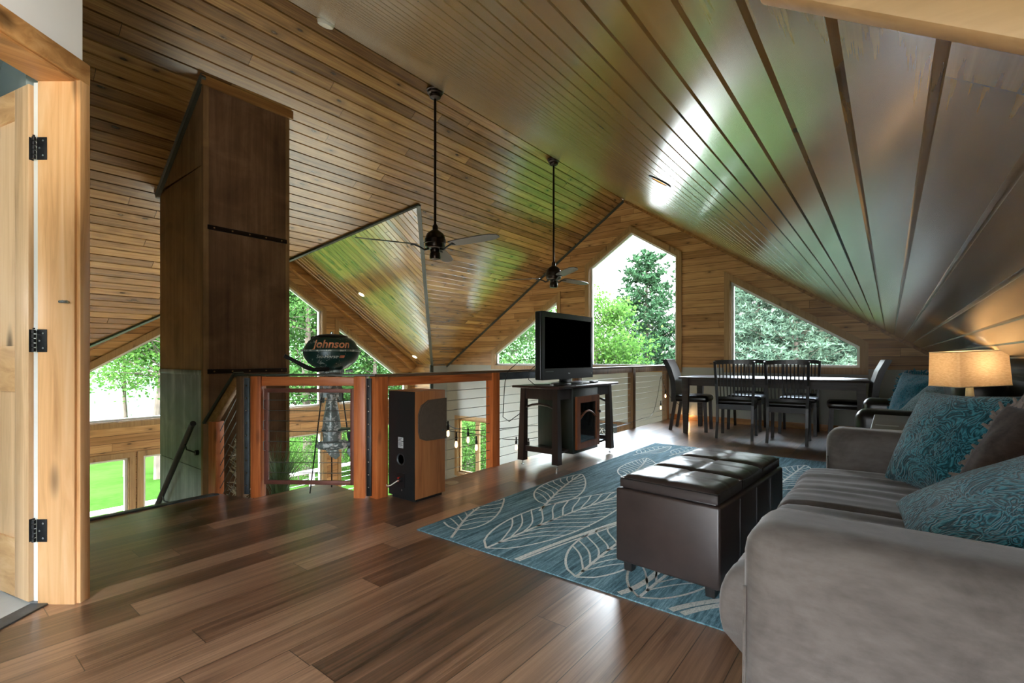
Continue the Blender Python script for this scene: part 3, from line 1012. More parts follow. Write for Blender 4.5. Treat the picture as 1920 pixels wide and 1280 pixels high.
def rugline():
    m = NM('woven_rug_line_yarn')
    n2 = m.noise(m.coord('Object', (160, 60, 1)), 1.0, 3, .6)
    return m.done(m.ramp(n2, [(.3, 'a9b8b6'), (.6, 'dcdfd8')]), .9, 0, .15)
mb = MB()
mb.b2((RX0, RY0, 0.0005), (RX1, RY1, .008), r=.003)
mb.mi = 1
ZR = .0088
def leaf(base, tip, wd, bend=0.0, veins=9, lw=.012, sides=(1, -1)):
    b, t = Vector(base), Vector(tip)
    ax = t - b; L = ax.length; ax.normalize(); nx = Vector((-ax.y, ax.x))
    def P(s, o):
        q = b + ax * (s * L) + nx * (o + bend * math.sin(math.pi * s))
        return (q.x, q.y)
    ok = lambda q: RX0 + .01 < q[0] < RX1 - .01 and RY0 + .01 < q[1] < RY1 - .01
    def clip(pts, w):
        run = []
        for q in pts:
            if ok(q): run.append(q)
            else:
                if len(run) > 1: ribbon(mb, run, w, ZR)
                run = []
        if len(run) > 1: ribbon(mb, run, w, ZR)
    prof = lambda s: wd * (math.sin(math.pi * min(1, s) ** .75)) ** .8 if 0 < s < 1 else 0
    clip([P(i / 24, 0) for i in range(-4, 25)], lw * 1.3)
    for sd in sides:
        clip([P(i / 24, sd * prof(i / 24)) for i in range(25)], lw)
        for k in range(veins):
            s0 = .06 + .8 * k / veins
            pts = []
            for i in range(9):
                q = i / 8
                s = s0 + q * (.22 - .05 * s0)
                pts.append(P(s, sd * prof(min(.999, s)) * (q ** 1.25 + .05 * math.sin(q * 6 + k))))
            clip(pts, lw * .8)
leaf((-1.66, 1.9), (-1.5, 3.45), .22, .03, 11)
leaf((-1.12, 1.9), (-1.12, 3.0), .19, .03, 9)
leaf((-1.84, 2.72), (-2.08, 3.62), .17, .02, 8)
leaf((-1.72, 3.75), (-1.9, 4.6), .16, -.02, 9)
leaf((-1.97, 2.0), (-2.2, 2.7), .17, .05, 6)
leaf((-.82, 1.9), (-.7, 3.1), .2, .02, 9)
leaf((-2.05, 4.75), (-1.95, 5.4), .12, .0, 6)
leaf((-1.75, 4.95), (-1.65, 5.6), .13, .0, 6)
leaf((-1.2, 3.5), (-1.25, 4.6), .18, .03, 8)
leaf((-.7, 4.1), (-.62, 5.2), .2, .0, 9)
leaf((-1.3, 4.5), (-1.1, 5.4), .16, .0, 8)
ribbon(mb, bez((-1.45, 1.88), (-1.4, 2.3), (-1.22, 3.0)), .026, ZR)
ribbon(mb, bez((-1.43, 1.88), (-1.36, 2.3), (-1.19, 3.0)), .012, ZR)
for o in (0, .045):
    ribbon(mb, bez((-.68 + o, 1.88), (-.58 + o, 2.1), (-.3 + o, 2.3)), .03, ZR)
ribbon(mb, bez((-.9, 1.88), (-.84, 2.0), (-.85, 2.25)), .03, ZR)
tag(mb.build('area_rug', [rugmat(), rugline()]), 'blue-green woven rug with pale leaf line drawing under the storage ottoman', 'rug')

# --- storage ottoman
ot = thing('storage_ottoman', 'espresso leather storage ottoman with three tufted lid pads on the rug', 'ottoman', (-.742, 2.565, .009), R(-4))
hw, hl = .238, .50
mb = MB(); mb.box((0, 0, .215), (hw * 2, hl * 2, .34), r=.012, seg=3); bo = mb.build('body', M['lbrown'], ot)
for i in range(1, 4):
    for sx in (-1, 1):
        mb = MB(); mb.box((sx * hw, -hl + i * .25, .215), (.004, .003, .31)); mb.build('side_seam', M['lblack'], bo)
mb = MB(); mb.box((0, 0, .385), (hw * 2 - .045, hl * 2 - .045, .03), r=.008); mb.build('lid_frame', M['lblack'], ot)
def pad_mesh(mb, lx, ly, z0, h):
    n = 22; bmv = {}
    for i in range(n + 1):
        for j in range(n + 1):
            u, v = i / n * 2 - 1, j / n * 2 - 1
            e = (1 - abs(u) ** 7) * (1 - abs(v) ** 7)
            z = z0 + h * (e ** .45 if e > 0 else 0) * (1 + .12 * (1 - u * u) * (1 - v * v))
            z -= .006 * math.exp(-(u / .03) ** 2) + .003 * math.exp(-((v) / .05) ** 2)
            z += .0008 * math.sin(u * 9 + v * 5) * e
            bmv[i, j] = mb.v((u * lx / 2, v * ly / 2, z))
    for i in range(n):
        for j in range(n):
            mb.vface([bmv[i, j], bmv[i + 1, j], bmv[i + 1, j + 1], bmv[i, j + 1]])
    edge = [(i, 0) for i in range(n)] + [(n, j) for j in range(n)] + [(i, n) for i in range(n, 0, -1)] + [(0, j) for j in range(n, 0, -1)]
    lo = {}
    for e in edge:
        c = bmv[e].co
        lo[e] = mb.bm.verts.new((c.x, c.y, z0 - .035))
    for a, b in zip(edge, edge[1:] + edge[:1]):
        mb.vface([bmv[a], lo[a], lo[b], bmv[b]])
    mb.vface([lo[e] for e in edge])
for k in (-1, 0, 1):
    mb = MB(); pad_mesh(mb, hw * 2 - .03, hl * 2 / 3 - .02, .425, .027)
    for v in mb.bm.verts: v.co.y += k * (hl * 2 - .02) / 3
    pd = mb.build('lid_pad', M['ltop'], ot, angle=60)
    mb = MB()
    y0 = k * (hl * 2 - .02) / 3; hx, hy = hw - .017, hl / 3 - .012
    mb.tube([(-hx, y0 - hy, .43), (hx, y0 - hy, .43), (hx, y0 + hy, .43), (-hx, y0 + hy, .43), (-hx, y0 - hy, .43)], .0032, 6)
    mb.build('piping', M['lblack'], pd)
for sx in (-1, 1):
    for sy in (-1, 1):
        mb = MB(); mb.lathe([(.026, 0), (.03, .05)], (sx * (hw - .05), sy * (hl - .045), 0), 4, Matrix.Rotation(R(45), 4, 'Z'))
        mb.build('foot', M['blackw'], ot)

# --- sofas
def seat_roll(mb, x0, x1, y0, y1, z0, z1, front_drop, rip, seed, nx=26, ny=46):
    # padded seat: profile front-bottom -> over the top -> back, with soft wrinkles running front to back
    prof = []
    r = .085
    prof.append((x0 + .09, z0 - front_drop))
    for i in range(9):
        a = R(200 - i * 14)
        prof.append((x0 + .07 + .07 * math.cos(a), (z0 + z1) / 2 - front_drop * .4 + (z1 - z0 + front_drop) * .44 * math.sin(a)))
    for i in range(10):
        t = i / 9
        prof.append((x0 + .12 + (x1 - x0 - .12) * t, z1 + .012 * math.sin(math.pi * t) - .012 * t))
    prof.append((x1, z0))
    rows = []
    for j in range(ny + 1):
        t = j / ny
        y = y0 + (y1 - y0) * t
        e = min(1, min(t, 1 - t) / .05)
        e = math.sqrt(max(0, 1 - (1 - e) ** 2))
        row = []
        for i, (x, z) in enumerate(prof):
            wv = rip * (noise.noise(Vector((x * 1.6, y * 16, seed))) + .5 * noise.noise(Vector((x * 3, y * 38, seed + 5))))
            zz = z0 - front_drop + (z - z0 + front_drop) * (.82 + .18 * e) + (wv if 1 < i < len(prof) - 1 else 0)
            xx = x + (.012 * (1 - e) if i < 8 else 0) + (wv * -.6 if 0 < i < 8 else 0)
            row.append(mb.v((xx, y, zz)))
        rows.append(row)
    for a, b in zip(rows, rows[1:]):
        for i in range(len(prof) - 1):
            mb.vface([a[i], a[i + 1], b[i + 1], b[i]])
    mb.vface(rows[0]); mb.vface(rows[-1][::-1])

def soft_box(mb, lo, hi, r, amp=.006, seed=0, sub=2, bulge=.0):
    b = bmesh.new(); bmesh.ops.create_cube(b, size=1)
    d = [hi[i] - lo[i] for i in range(3)]; c = Vector([(hi[i] + lo[i]) / 2 for i in range(3)])
    for x in b.verts: x.co = Vector((x.co.x * d[0], x.co.y * d[1], x.co.z * d[2]))
    bmesh.ops.bevel(b, geom=list(b.edges), offset=r, segments=5, profile=.5, affect='EDGES')
    bmesh.ops.subdivide_edges(b, edges=[e for e in b.edges if e.calc_length() > .09], cuts=5, use_grid_fill=True)
    for x in b.verts:
        p = x.co
        k = Vector((p.x / d[0] * 2, p.y / d[1] * 2, p.z / d[2] * 2))
        if bulge:
            x.co = x.co + Vector((k.x * (1 - k.y ** 2) * (1 - k.z ** 2), k.y * (1 - k.x ** 2) * (1 - k.z ** 2), k.z * (1 - k.x ** 2) * (1 - k.y ** 2))) * bulge
        nn = noise.noise_vector((p + c) * 7 + Vector((seed, 0, 0)))
        x.co = x.co + nn * amp
    s = Matrix.Translation(c)
    mb.merge(b, s)

so = thing('sofa', 'taupe microsuede sofa in the right foreground holding teal cushions', 'sofa', (.17, 2.14, 0))
mb = MB(so.location); soft_box(mb, (-.225, 1.36, .05), (.64, 2.94, .30), .03, .002); mb.build('base', M['sofa'], so, angle=80)
for a, b, nm in ((1.135, 1.375, 0), (2.93, 3.15, 3)):
    mb = MB(so.location); soft_box(mb, (-.262, a, .045), (.64, b, .64), .07, .004, nm); ar = mb.build('arm', M['sofa'], so, angle=80)
    mb = MB(so.location)
    for yy in (a + .004, b - .004):
        mb.tube([(-.255, yy + (.012 if yy < (a + b) / 2 else -.012), .09), (-.252, yy + (.012 if yy < (a + b) / 2 else -.012), .50)], .0035, 6)
    mb.build('welt', M['sofa'], ar)
for a, b, sd in ((1.37, 2.15, 1), (2.15, 2.935, 9)):
    mb = MB(so.location); seat_roll(mb, -.37, .36, a, b, .29, .445, .10, .0085, sd); mb.build('seat_cushion', M['sofa'], so, angle=80)
for a, b, sd in ((1.39, 2.14, 1), (2.16, 2.93, 7)):
    mb = MB(so.location); soft_box(mb, (.34, a, .40), (.62, b, .835), .09, .01, sd, bulge=.015); mb.build('back_cushion', M['taupe'], so, angle=80)
for x in (-.18, .58):
    for y in (1.2, 3.08):
        mb = MB(so.location); mb.cyl((x, y, 0), (x, y, .06), .022, .028); mb.build('foot', M['blackw'], so)

bs = thing('leather_sofa', 'black leather sofa against the low wall beyond the table lamp', 'sofa', (.22, 5.12, 0))
mb = MB(bs.location); soft_box(mb, (-.18, 4.5, .06), (.66, 5.75, .32), .03, .002); mb.build('base', M['lblack'], bs, angle=80)
for a, b in ((4.38, 4.62), (5.62, 5.86)):
    mb = MB(bs.location); soft_box(mb, (-.21, a, .06), (.64, b, .62), .075, .003, a); mb.build('arm', M['lblack'], bs, angle=80)
for a, b in ((4.62, 5.12), (5.12, 5.62)):
    mb = MB(bs.location); soft_box(mb, (-.22, a, .30), (.42, b, .47), .05, .006, a, bulge=.01); mb.build('seat_cushion', M['lblack'], bs, angle=80)
for a, b in ((4.40, 5.12), (5.12, 5.84)):
    mb = MB(bs.location); soft_box(mb, (.34, a, .44), (.60, b, .90), .10, .022, a, bulge=.02); mb.build('back_cushion', M['lblack'], bs, angle=80)
for x in (-.14, .58):
    for y in (4.45, 5.79):
        mb = MB(bs.location); mb.cyl((x, y, .0), (x, y, .07), .02, .025); mb.build('foot', M['blackw'], bs)

def pillow(name, label, cat, ctr, nrm, up, wd, ht, th, mat, seed=0, amp=.008, fringe=None, group=None, n=26):
    t = thing(name, label, cat, ctr, 0, group)
    nz = Vector(nrm).normalized(); uy = Vector(up); uy = (uy - nz * uy.dot(nz)).normalized(); ux = uy.cross(nz)
    T = Matrix((ux, uy, nz)).transposed()
    mb = MB()
    for sd in (1, -1):
        V = {}
        for i in range(n + 1):
            for j in range(n + 1):
                u, v = i / n * 2 - 1, j / n * 2 - 1
                x = u * wd / 2 * (1 - .07 * (1 - v * v) + .02 * v * v)
                y = v * ht / 2 * (1 - .07 * (1 - u * u) + .02 * u * u)
                e = max(0, (1 - u * u) * (1 - v * v))
                z = th / 2 * e ** .42
                p = Vector((x, y, z * sd))
                p += noise.noise_vector(Vector((x * 11 + seed, y * 11, z * 8 * sd))) * amp * (.3 + .7 * e)
                V[i, j] = mb.v(T @ p) if sd > 0 or 0 < i < n and 0 < j < n else V0[i, j]
        V0 = V if sd > 0 else V0
        for i in range(n):
            for j in range(n):
                q = [V[i, j], V[i + 1, j], V[i + 1, j + 1], V[i, j + 1]]
                mb.vface(q if sd > 0 else q[::-1])
    mb.build('cover', mat, t, angle=85)
    if fringe:
        mb = MB(); rr = random.Random(seed)
        for k in range(fringe[0]):
            q = k / fringe[0] * 4
            s, f = int(q), q % 1 * 2 - 1
            ex, ey = [(f, -1), (1, f), (-f, 1), (-1, -f)][s]
            p = Vector((ex * wd / 2 * .96, ey * ht / 2 * .96, 0))
            o = Vector((ex if abs(ex) == 1 else 0, ey if abs(ey) == 1 else 0, 0))
            L = fringe[1]
            mb.tube([T @ p, T @ (p + o * L * .5 + Vector((rr.uniform(-.01, .01), rr.uniform(-.01, .01), rr.uniform(-.015, .015)))), T @ (p + o * L + Vector((rr.uniform(-.015, .015), rr.uniform(-.02, .02), rr.uniform(-.02, .02))))], [.006, .008, .005], 6)
        mb.build('fringe', fringe[2], t)
    return t

pillow('throw_pillow', 'teal chenille cushion leaning at the far end of the taupe sofa', 'cushion', (.20, 2.70, .64), (-.72, -.50, .40), (.30, .25, .9), .50, .47, .20, M['teal'], 3)
pillow('throw_pillow', 'teal chenille cushion nearest the camera, lying against the near sofa arm', 'cushion', (.24, 1.72, .585), (-.52, -.22, .82), (.80, -.1, .5), .56, .50, .19, M['teal'], 8)
pillow('throw_pillow', 'dark brown ruffled cushion between the two teal ones on the taupe sofa', 'cushion', (.34, 2.20, .645), (-.78, -.45, .45), (.4, .15, .8), .42, .40, .14, M['brownfab'], 14, .016, (90, .04, M['taupe']))
pillow('throw_pillow', 'shaggy teal cushion in the far corner of the black leather sofa', 'cushion', (.19, 5.37, .66), (-.60, -.62, .35), (.3, .25, .9), .46, .44, .18, M['tealknit'], 21, .022, (110, .03, M['tealknit']))
pillow('throw_pillow', 'grey-teal textured cushion behind the lamp stem on the black leather sofa', 'cushion', (.26, 4.93, .61), (-.55, -.45, .62), (.5, .1, .8), .46, .44, .17, M['tealgrey'], 25, .012)
pillow('throw_pillow', 'small brown ruffled cushion at the back of the black leather sofa', 'cushion', (.42, 5.22, .74), (-.75, -.45, .4), (.4, .1, .8), .34, .32, .1, M['brownfab'], 31, .014, (60, .03, M['taupe']))

# --- end table and lamp
et = thing('end_table', 'low brown leather topped end table between the two sofas', 'end table', (.2, 3.74, 0))
mb = MB(et.location); mb.b2((-.09, 3.2, .572), (.52, 4.3, .60), r=.008, seg=3); tp = mb.build('top', M['lend'], et)
mb = MB(et.location); mb.b2((-.085, 3.205, .548), (.515, 4.295, .569), r=.004); mb.build('tray_edge', M['lbrown'], et)
mb = MB(et.location); mb.b2((-.07, 3.22, .36), (.50, 4.28, .545), r=.01); mb.build('body', M['lbrown'], et)
mb = MB(et.location); mb.b2((-.07, 3.60, .6003), (.04, 3.64, .6008)); mb.build('pale_streak', M['label'], tp)  # thin pale strip laid on the leather top
for x in (-.04, .47):
    for y in (3.26, 4.24):
        mb = MB(et.location); mb.b2((x - .025, y - .025, 0 if y > 1 else 0), (x + .025, y + .025, .36), r=.004); mb.build('leg', M['blackw'], et)

LX, LY = .312, 3.32
lp = thing('table_lamp', 'lit table lamp with a linen shade and pale twine-wrapped stem', 'lamp', (LX, LY, .60))
mb = MB(); mb.lathe([(.055, 0), (.055, .012), (.03, .02)], (0, 0, 0), 20); mb.build('base', M['white'], lp)
stem = flat('pale_green_driftwood', 'a7a98e', .6, 0, .4, .3, 20, .3)
mb = MB(); mb.tube([(0, 0, .01), (.006, 0, .07), (-.004, .003, .13), (.003, 0, .2), (0, 0, .29)], [.026, .024, .021, .018, .012], 12); mb.build('stem', stem, lp)
mb = MB()
for k in range(3):
    z = .155 + k * .014
    mb.tube([(.026 * math.cos(a), .026 * math.sin(a), z + .006 * math.sin(a + k)) for a in [i * math.pi / 8 for i in range(17)]], .006, 6, False)
mb.tube([(.02, -.02, .17), (.035, -.03, .19), (.03, -.03, .205)], .007, 6)
mb.build('twine_wrap', flat('natural_twine', 'b3996b', .8), lp)
def shade_mat():
    m = NM('linen_shade')
    c = m.coord('Object', (1, 1, 1))
    n = m.noise(m.coord('Object', (60, 60, 300)), 1.0, 3, .6)
    col = m.ramp(n, [(.3, 'b79c77'), (.7, 'd0b894')])
    d = m.n('ShaderNodeBsdfDiffuse'); t = m.n('ShaderNodeBsdfTranslucent'); x = m.n('ShaderNodeMixShader')
    m.l(col, d.inputs[0]); m.l(col, t.inputs[0]); x.inputs[0].default_value = .3
    m.l(d.outputs[0], x.inputs[1]); m.l(t.outputs[0], x.inputs[2]); m.l(x.outputs[0], m.out.inputs[0])
    return m.m
mb = MB()
Tm = Matrix.Rotation(YAW, 4, 'Z') @ Matrix.Rotation(R(-2.5), 4, 'Y')
def rrect(hx, hy, r, n=5):
    out = []
    for cx, cy, a0 in ((hx - r, hy - r, 0), (-hx + r, hy - r, 90), (-hx + r, -hy + r, 180), (hx - r, -hy + r, 270)):
        for i in range(n + 1):
            a = R(a0 + 90 * i / n)
            out.append((cx + r * math.cos(a), cy + r * math.sin(a)))
    return out
b0, b1 = rrect(.133, .09, .012), rrect(.126, .085, .012)
lo = [mb.v(Tm @ Vector((x, y, 0)) + Vector((0, 0, .262))) for x, y in b0]
hi = [mb.v(Tm @ Vector((x, y, .172)) + Vector((0, 0, .262))) for x, y in b1]
n = len(lo)
for i in range(n): mb.vface([lo[i], lo[(i + 1) % n], hi[(i + 1) % n], hi[i]])
sh = mb.build('lamp_shade', shade_mat(), lp, recalc=True)
mb = MB()
mb.tube([Tm @ Vector((x, y, .001)) + Vector((0, 0, .262)) for x, y in b0 + b0[:1]], .0022, 6); mb.tube([Tm @ Vector((x, y, .172)) + Vector((0, 0, .262)) for x, y in b1 + b1[:1]], .0022, 6)
mb.build('shade_rim', M['cream'], sh)
mb = MB(); mb.lathe([(.004, 0), (.022, .015), (.026, .035), (.016, .06), (.003, .068)], (0, 0, .31), 14); mb.build('bulb', M['bulb'], lp)
point('table_lamp_light', (LX, LY, .965), 2.2, (1, .75, .48), .035)
# ================================================================ TV STAND, TV, SPEAKER
ts = thing('tv_stand', 'dark wood open-leg media stand holding the television beside the railing', 'stand', (-2.54, 4.16, 0))
SX0, SX1, SY0, SY1, SH = -2.75, -2.33, 3.63, 4.70, .745
for x in (SX0 + .03, SX1 - .03):
    for y in (SY0 + .03, SY1 - .03):
        ox = -.012 if x < -2.5 else .012; oy = -.012 if y < 4 else .012
        mb = MB(ts.location)
        lo = [(-.034, -.034), (.034, -.034), (.034, .034), (-.034, .034)]
        a = [mb.v((x + ox + px, y + oy + py, .045)) for px, py in lo]; b = [mb.v((x + px * .72, y + py * .72, SH - .022)) for px, py in lo]
        mb.vface(a[::-1]); mb.vface(b)
        for i in range(4): mb.vface([a[i], a[(i + 1) % 4], b[(i + 1) % 4], b[i]])
        lg = mb.build('leg', M['espresso'], ts)
        mb = MB(ts.location); mb.lathe([(.014, 0), (.014, .006), (.005, .01), (.005, .048)], (x + ox, y + oy, 0), 12); mb.build('levelling_foot', M['chrome'], lg)
mb = MB(ts.location); mb.b2((SX0 - .05, SY0 - .06, SH - .022), (SX1 + .05, SY1 + .06, SH), r=.007, seg=3); mb.build('top', wood('espresso_stand_top', [(.2, '1c1614'), (.5, '30211f'), (.8, '43302b')], .28, 'Y', 0, .7), ts)
mb = MB(ts.location)
for x in (SX0 + .03, SX1 - .03): mb.b2((x - .012, SY0 + .03, SH - .125), (x + .012, SY1 - .03, SH - .022))
for y in (SY0 + .03, SY1 - .03): mb.b2((SX0 + .03, y - .012, SH - .125), (SX1 - .03, y + .012, SH - .022))
mb.build('apron', M['espresso'], ts)
for y in (SY0 + .03, SY1 - .03):
    mb = MB(ts.location)
    mb.tube([(SX0 + .05, y, SH - .205), (SX0 + .12, y, SH - .18), ((SX0 + SX1) / 2, y, SH - .168), (SX1 - .12, y, SH - .18), (SX1 - .05, y, SH - .205)], .011, 8)
    mb.build('curved_stretcher', M['espresso'], ts)
    mb = MB(ts.location); mb.b2((SX0 + .03, y - .012, .13), (SX1 - .03, y + .012, .18)); mb.build('lower_rail', M['espresso'], ts)
mb = MB(ts.location); mb.b2((SX0 + .03, SY0 + .04, .125), (SX1 - .04, SY1 - .04, .145)); mb.build('shelf', M['espresso'], ts)
cb = MB(ts.location); cb.b2((SX0 + .02, 3.90, .10), (SX1 - .0, 4.38, SH - .03), r=.003); cab = cb.build('cabinet', wood('dark_green_black_panel', [(.2, '10140f'), (.5, '1a211b'), (.8, '262f27')], .4, 'Z', 0, .6), ts)
mb = MB(ts.location)
fdr = lambda y, z, h: Vector((SX1 + h, y, z))
dq = rect(3.935, 4.375, .135, .635)
mb.ring(dq, offset_poly(dq, -.062), .001, .024, fdr)
dr = mb.build('cabinet_door', M['cherry'], ts)
mb = MB(ts.location); mb.prism(offset_poly(dq, -.06), .008, .012, fdr); mb.build('glass_panel', M['darkglass'], dr)
mb = MB(ts.location); mb.tube([(SX1 + .016, 3.995 + .316 * t, .42 + .07 * math.sin(math.pi * t)) for t in [i / 12 for i in range(13)]], .010, 8); mb.build('arched_muntin', M['cherry'], dr)
mb = MB(ts.location); mb.cyl((SX1 + .02, 4.345, .47), (SX1 + .04, 4.345, .47), .007); mb.box((SX1 + .045, 4.345, .47), (.012, .018, .03), r=.004); mb.build('knob', M['blackm'], dr)

tv = thing('television', 'black flat television switched off on the dark wood stand', 'television', (-2.53, 4.14, .745))
ftv = lambda y, z, h: Vector((-2.53 + h, y, z))
TY0, TY1, TZ0, TZ1 = 3.66, 4.62, .795, 1.435
mb = MB(tv.location); mb.b2((-2.60, TY0, TZ0), (-2.53, TY1, TZ1), r=.012, seg=3); mb.b2((-2.66, TY0 + .15, TZ0 + .08), (-2.59, TY1 - .15, TZ1 - .1), r=.02)
mb.build('back_shell', M['tvbez'], tv)
mb = MB(tv.location)
mb.ring(rect(TY0, TY1, TZ0, TZ1), rect(TY0 + .045, TY1 - .04, TZ0 + .105, TZ1 - .05), -.002, .014, ftv)
bz = mb.build('bezel', M['tvbez'], tv)
mb = MB(tv.location); mb.prism(rect(TY0 + .04, TY1 - .035, TZ0 + .10, TZ1 - .045), -.001, .003, ftv); mb.build('screen', M['screen'], tv)
mb = MB(tv.location); mb.prism(rect(TY0 + .06, TY0 + .19, TZ0 + .074, TZ0 + .082), .0142, .0146, ftv); mb.build('faint_marking', flat('faint_grey_print', '5d6665', .5), bz)
mb = MB(tv.location); mb.prism(rect((TY0 + TY1) / 2 - .02, (TY0 + TY1) / 2 + .02, TZ0 + .052, TZ0 + .060), .0142, .0148, ftv); mb.build('maker_badge', M['chrome'], bz)
mb = MB(tv.location); mb.lathe([(.008, 0), (.006, .003)], (-2.516, TY1 - .035, TZ0 + .045), 12, Matrix.Rotation(R(90), 4, 'Y')); mb.build('power_light', M['white'], bz)
mb = MB(tv.location); mb.b2((-2.59, 4.06, .757), (-2.55, 4.24, .81), r=.008); mb.build('neck', M['tvbez'], tv)
mb = MB(tv.location)
mb.lathe([(.17, 0), (.172, .006), (.15, .013), (.05, .016)], (-2.55, 4.15, .7452), 28, sx=.8, sy=1.25)
mb.build('base', M['tvbez'], tv)
tb = MB(); tb.b2((-2.47, 3.78, .7455), (-2.37, 3.93, .765), r=.004)
tag(tb.build('media_box', M['tvbez']), 'small flat black box left of the television base', 'media box')
tb = MB(); tb.box((-2.395, 4.42, .756), (.05, .16, .02), rz=.2, r=.006)
tag(tb.build('remote_control', M['blackm']), 'black remote control right of the television base', 'remote control')
tb = MB()
tb.tube([(-2.62, 3.72, 1.0), (-2.72, 3.60, .98), (-2.82, 3.54, .88), (-2.84, 3.52, .78), (-2.85, 3.52, .70), (-2.85, 3.50, .45), (-2.84, 3.58, .40), (-2.84, 3.75, .46), (-2.84, 3.85, .55)], .004, 6)
tb.tube([(-2.62, 3.74, .95), (-2.66, 3.66, .88), (-2.64, 3.62, .80), (-2.6, 3.66, .752), (-2.5, 3.76, .752)], .0035, 6)
tag(tb.build('power_cord', M['blackm']), 'thin black cords looping from the television behind the stand', 'cord')

sk = thing('tower_speaker', 'tall floor speaker with black back and oak sides by the railing post', 'speaker', (-2.72, 2.34, 0))
QX0, QX1, QY0, QY1, QH = -2.86, -2.575, 2.20, 2.49, .768
mb = MB(sk.location); mb.b2((QX0, QY0 + .006, .02), (QX1, QY1, QH), r=.004); mb.build('cabinet', M['oakven'], sk)
mb = MB(sk.location); mb.b2((QX0 + .003, QY0, .022), (QX1 - .003, QY0 + .008, QH - .003)); bk = mb.build('back_panel', M['spkback'], sk)
mb = MB(sk.location); mb.b2((QX0 + .02, QY0 + .02, 0), (QX1 - .015, QY1 - .02, .02)); mb.build('plinth', M['spkback'], sk)
gp = [(QY0 + .045, QH - .33), (QY0 + .10, QH - .35), (QY1 + .004, QH - .355), (QY1 + .004, QH - .06), (QY0 + .12, QH - .065), (QY0 + .055, QH - .10), (QY0 + .03, QH - .16), (QY0 + .03, QH - .28)]
mb = MB(sk.location); mb.prism(gp, 0, .012, lambda y, z, h: Vector((QX1 + h, y, z))); mb.prism(offset_poly(gp, -.012), .012, .018, lambda y, z, h: Vector((QX1 + h, y, z)))
gq = mb.build('side_grille', M['grille'], sk)
mb = MB(sk.location); mb.cyl((QX1 + .018, QY1 - .04, QH - .29), (QX1 + .0205, QY1 - .04, QH - .29), .007); mb.build('grille_badge', M['chrome'], gq)
fb = lambda x, z, h: Vector((-2.72 + x, QY0 - h, z))
mb = MB(sk.location); mb.prism(rect(-.03, .025, .415, .44), 0, .001, fb); mb.prism(rect(-.03, .025, .365, .411), 0, .001, fb); lb = mb.build('rating_label', M['label'], bk)
mb = MB(sk.location)
for i, (wd, z) in enumerate(((.04, .433), (.03, .424), (.045, .402), (.04, .394), (.046, .386), (.03, .378))): mb.prism(rect(-.026, -.026 + wd, z - .0016, z + .0016), .001, .0016, fb)
mb.build('label_print', M['inkdark'], lb)
mb = MB(sk.location)
Mx = Matrix.Rotation(R(90), 4, 'X')
prt = [(.022, -.03), (.028, -.004), (.036, .004), (.041, .006), (.043, .002), (.043, 0)]
mb.lathe(prt, (-2.72 - .0, QY0 + .0, .285), 24, Mx)
mb.build('bass_port', flat('dark_grey_port', '33383a', .5), bk)
mb = MB(sk.location); mb.prism(rect(-.042, .042, .09, .19), 0, .003, fb); tp_ = mb.build('terminal_plate', M['blackm'], bk)
for nm, x, mt in (('binding_post', -.008, M['redp']), ('binding_post', .014, M['blackm'])):
    for z in (.135, .155):
        mb = MB(sk.location); mb.cyl(fb(x, z, .003), fb(x, z, .022), .007); mb.build(nm, mt, tp_)
mb = MB(sk.location); mb.cyl(fb(.012, .07, 0), fb(.012, .07, .003), .007); mb.build('badge', M['chrome'], bk)
mb = MB(); mb.tube([fb(.0, .142, .022), fb(-.02, .125, .04), fb(-.06, .10, .045), fb(-.12, .085, .03), fb(-.15, .085, .01), fb(-.155, .05, -.02), fb(-.155, .006, -.05)], .004, 6)
tag(mb.build('speaker_wire', M['white']), 'white speaker wire looping from the back of the tower speaker', 'wire')
mb = MB(); mb.lathe([(.058, 0), (.058, .004), (.05, .006), (.046, .004), (.03, .0035)], (-2.765, 2.745, .0), 28)
tag(mb.build('floor_outlet', M['cream']), 'round cream floor outlet cover right of the tower speaker', 'outlet')

# ================================================================ OUTBOARD MOTOR
def chipped(name, base, dark, chip, amt=.62):
    m = NM(name)
    c = m.coord('Object')
    n1 = m.noise(c, 26, 5, .7, .8)
    n2 = m.noise(c, 7, 3, .6)
    f = m.math('ADD', m.math('MULTIPLY', n1, .7), m.math('MULTIPLY', n2, .3))
    k = m.sstep(f, amt - .02, amt)
    col = m.mix(m.noise(c, 12, 3), dark, base)
    col = m.mix(k, col, chip)
    m.bump(k, -.2, .002)
    return m.done(col, m.math('ADD', m.math('MULTIPLY', k, .3), .32), .1, .5)
M['mgreen'] = chipped('chipped_dark_green_paint', '12403c', '08211f', '9aa39c', .60)
M['mleg'] = chipped('worn_grey_green_paint', '7d908e', '36423f', 'c0cbc9', .54)
mp = LD(-1.36, 3.64, 0)
mo = thing('outboard_motor', 'old chipped green outboard boat motor on a rod stand behind the corner gate', 'outboard motor', mp, YAW + R(20))
SYm = .78
low = [(.06, .905), (.10, .918), (.135, .94), (.165, .965), (.186, .995), (.198, 1.025), (.203, 1.05)]
upc = [(.203, 1.062), (.192, 1.08), (.180, 1.10), (.163, 1.125), (.135, 1.148), (.112, 1.156)]
mb = MB(); mb.lathe(low, n=40, sy=SYm); mb.build('lower_cowl', M['mgreen'], mo, angle=60)
mb = MB(); mb.lathe(upc, n=40, sy=SYm); uc = mb.build('upper_cowl', M['mgreen'], mo, angle=60)
mb = MB(); mb.lathe([(.203, 1.048), (.214, 1.051), (.214, 1.060), (.203, 1.063)], n=40, sy=SYm); mb.build('cowl_rim', M['mleg'], mo, angle=50)
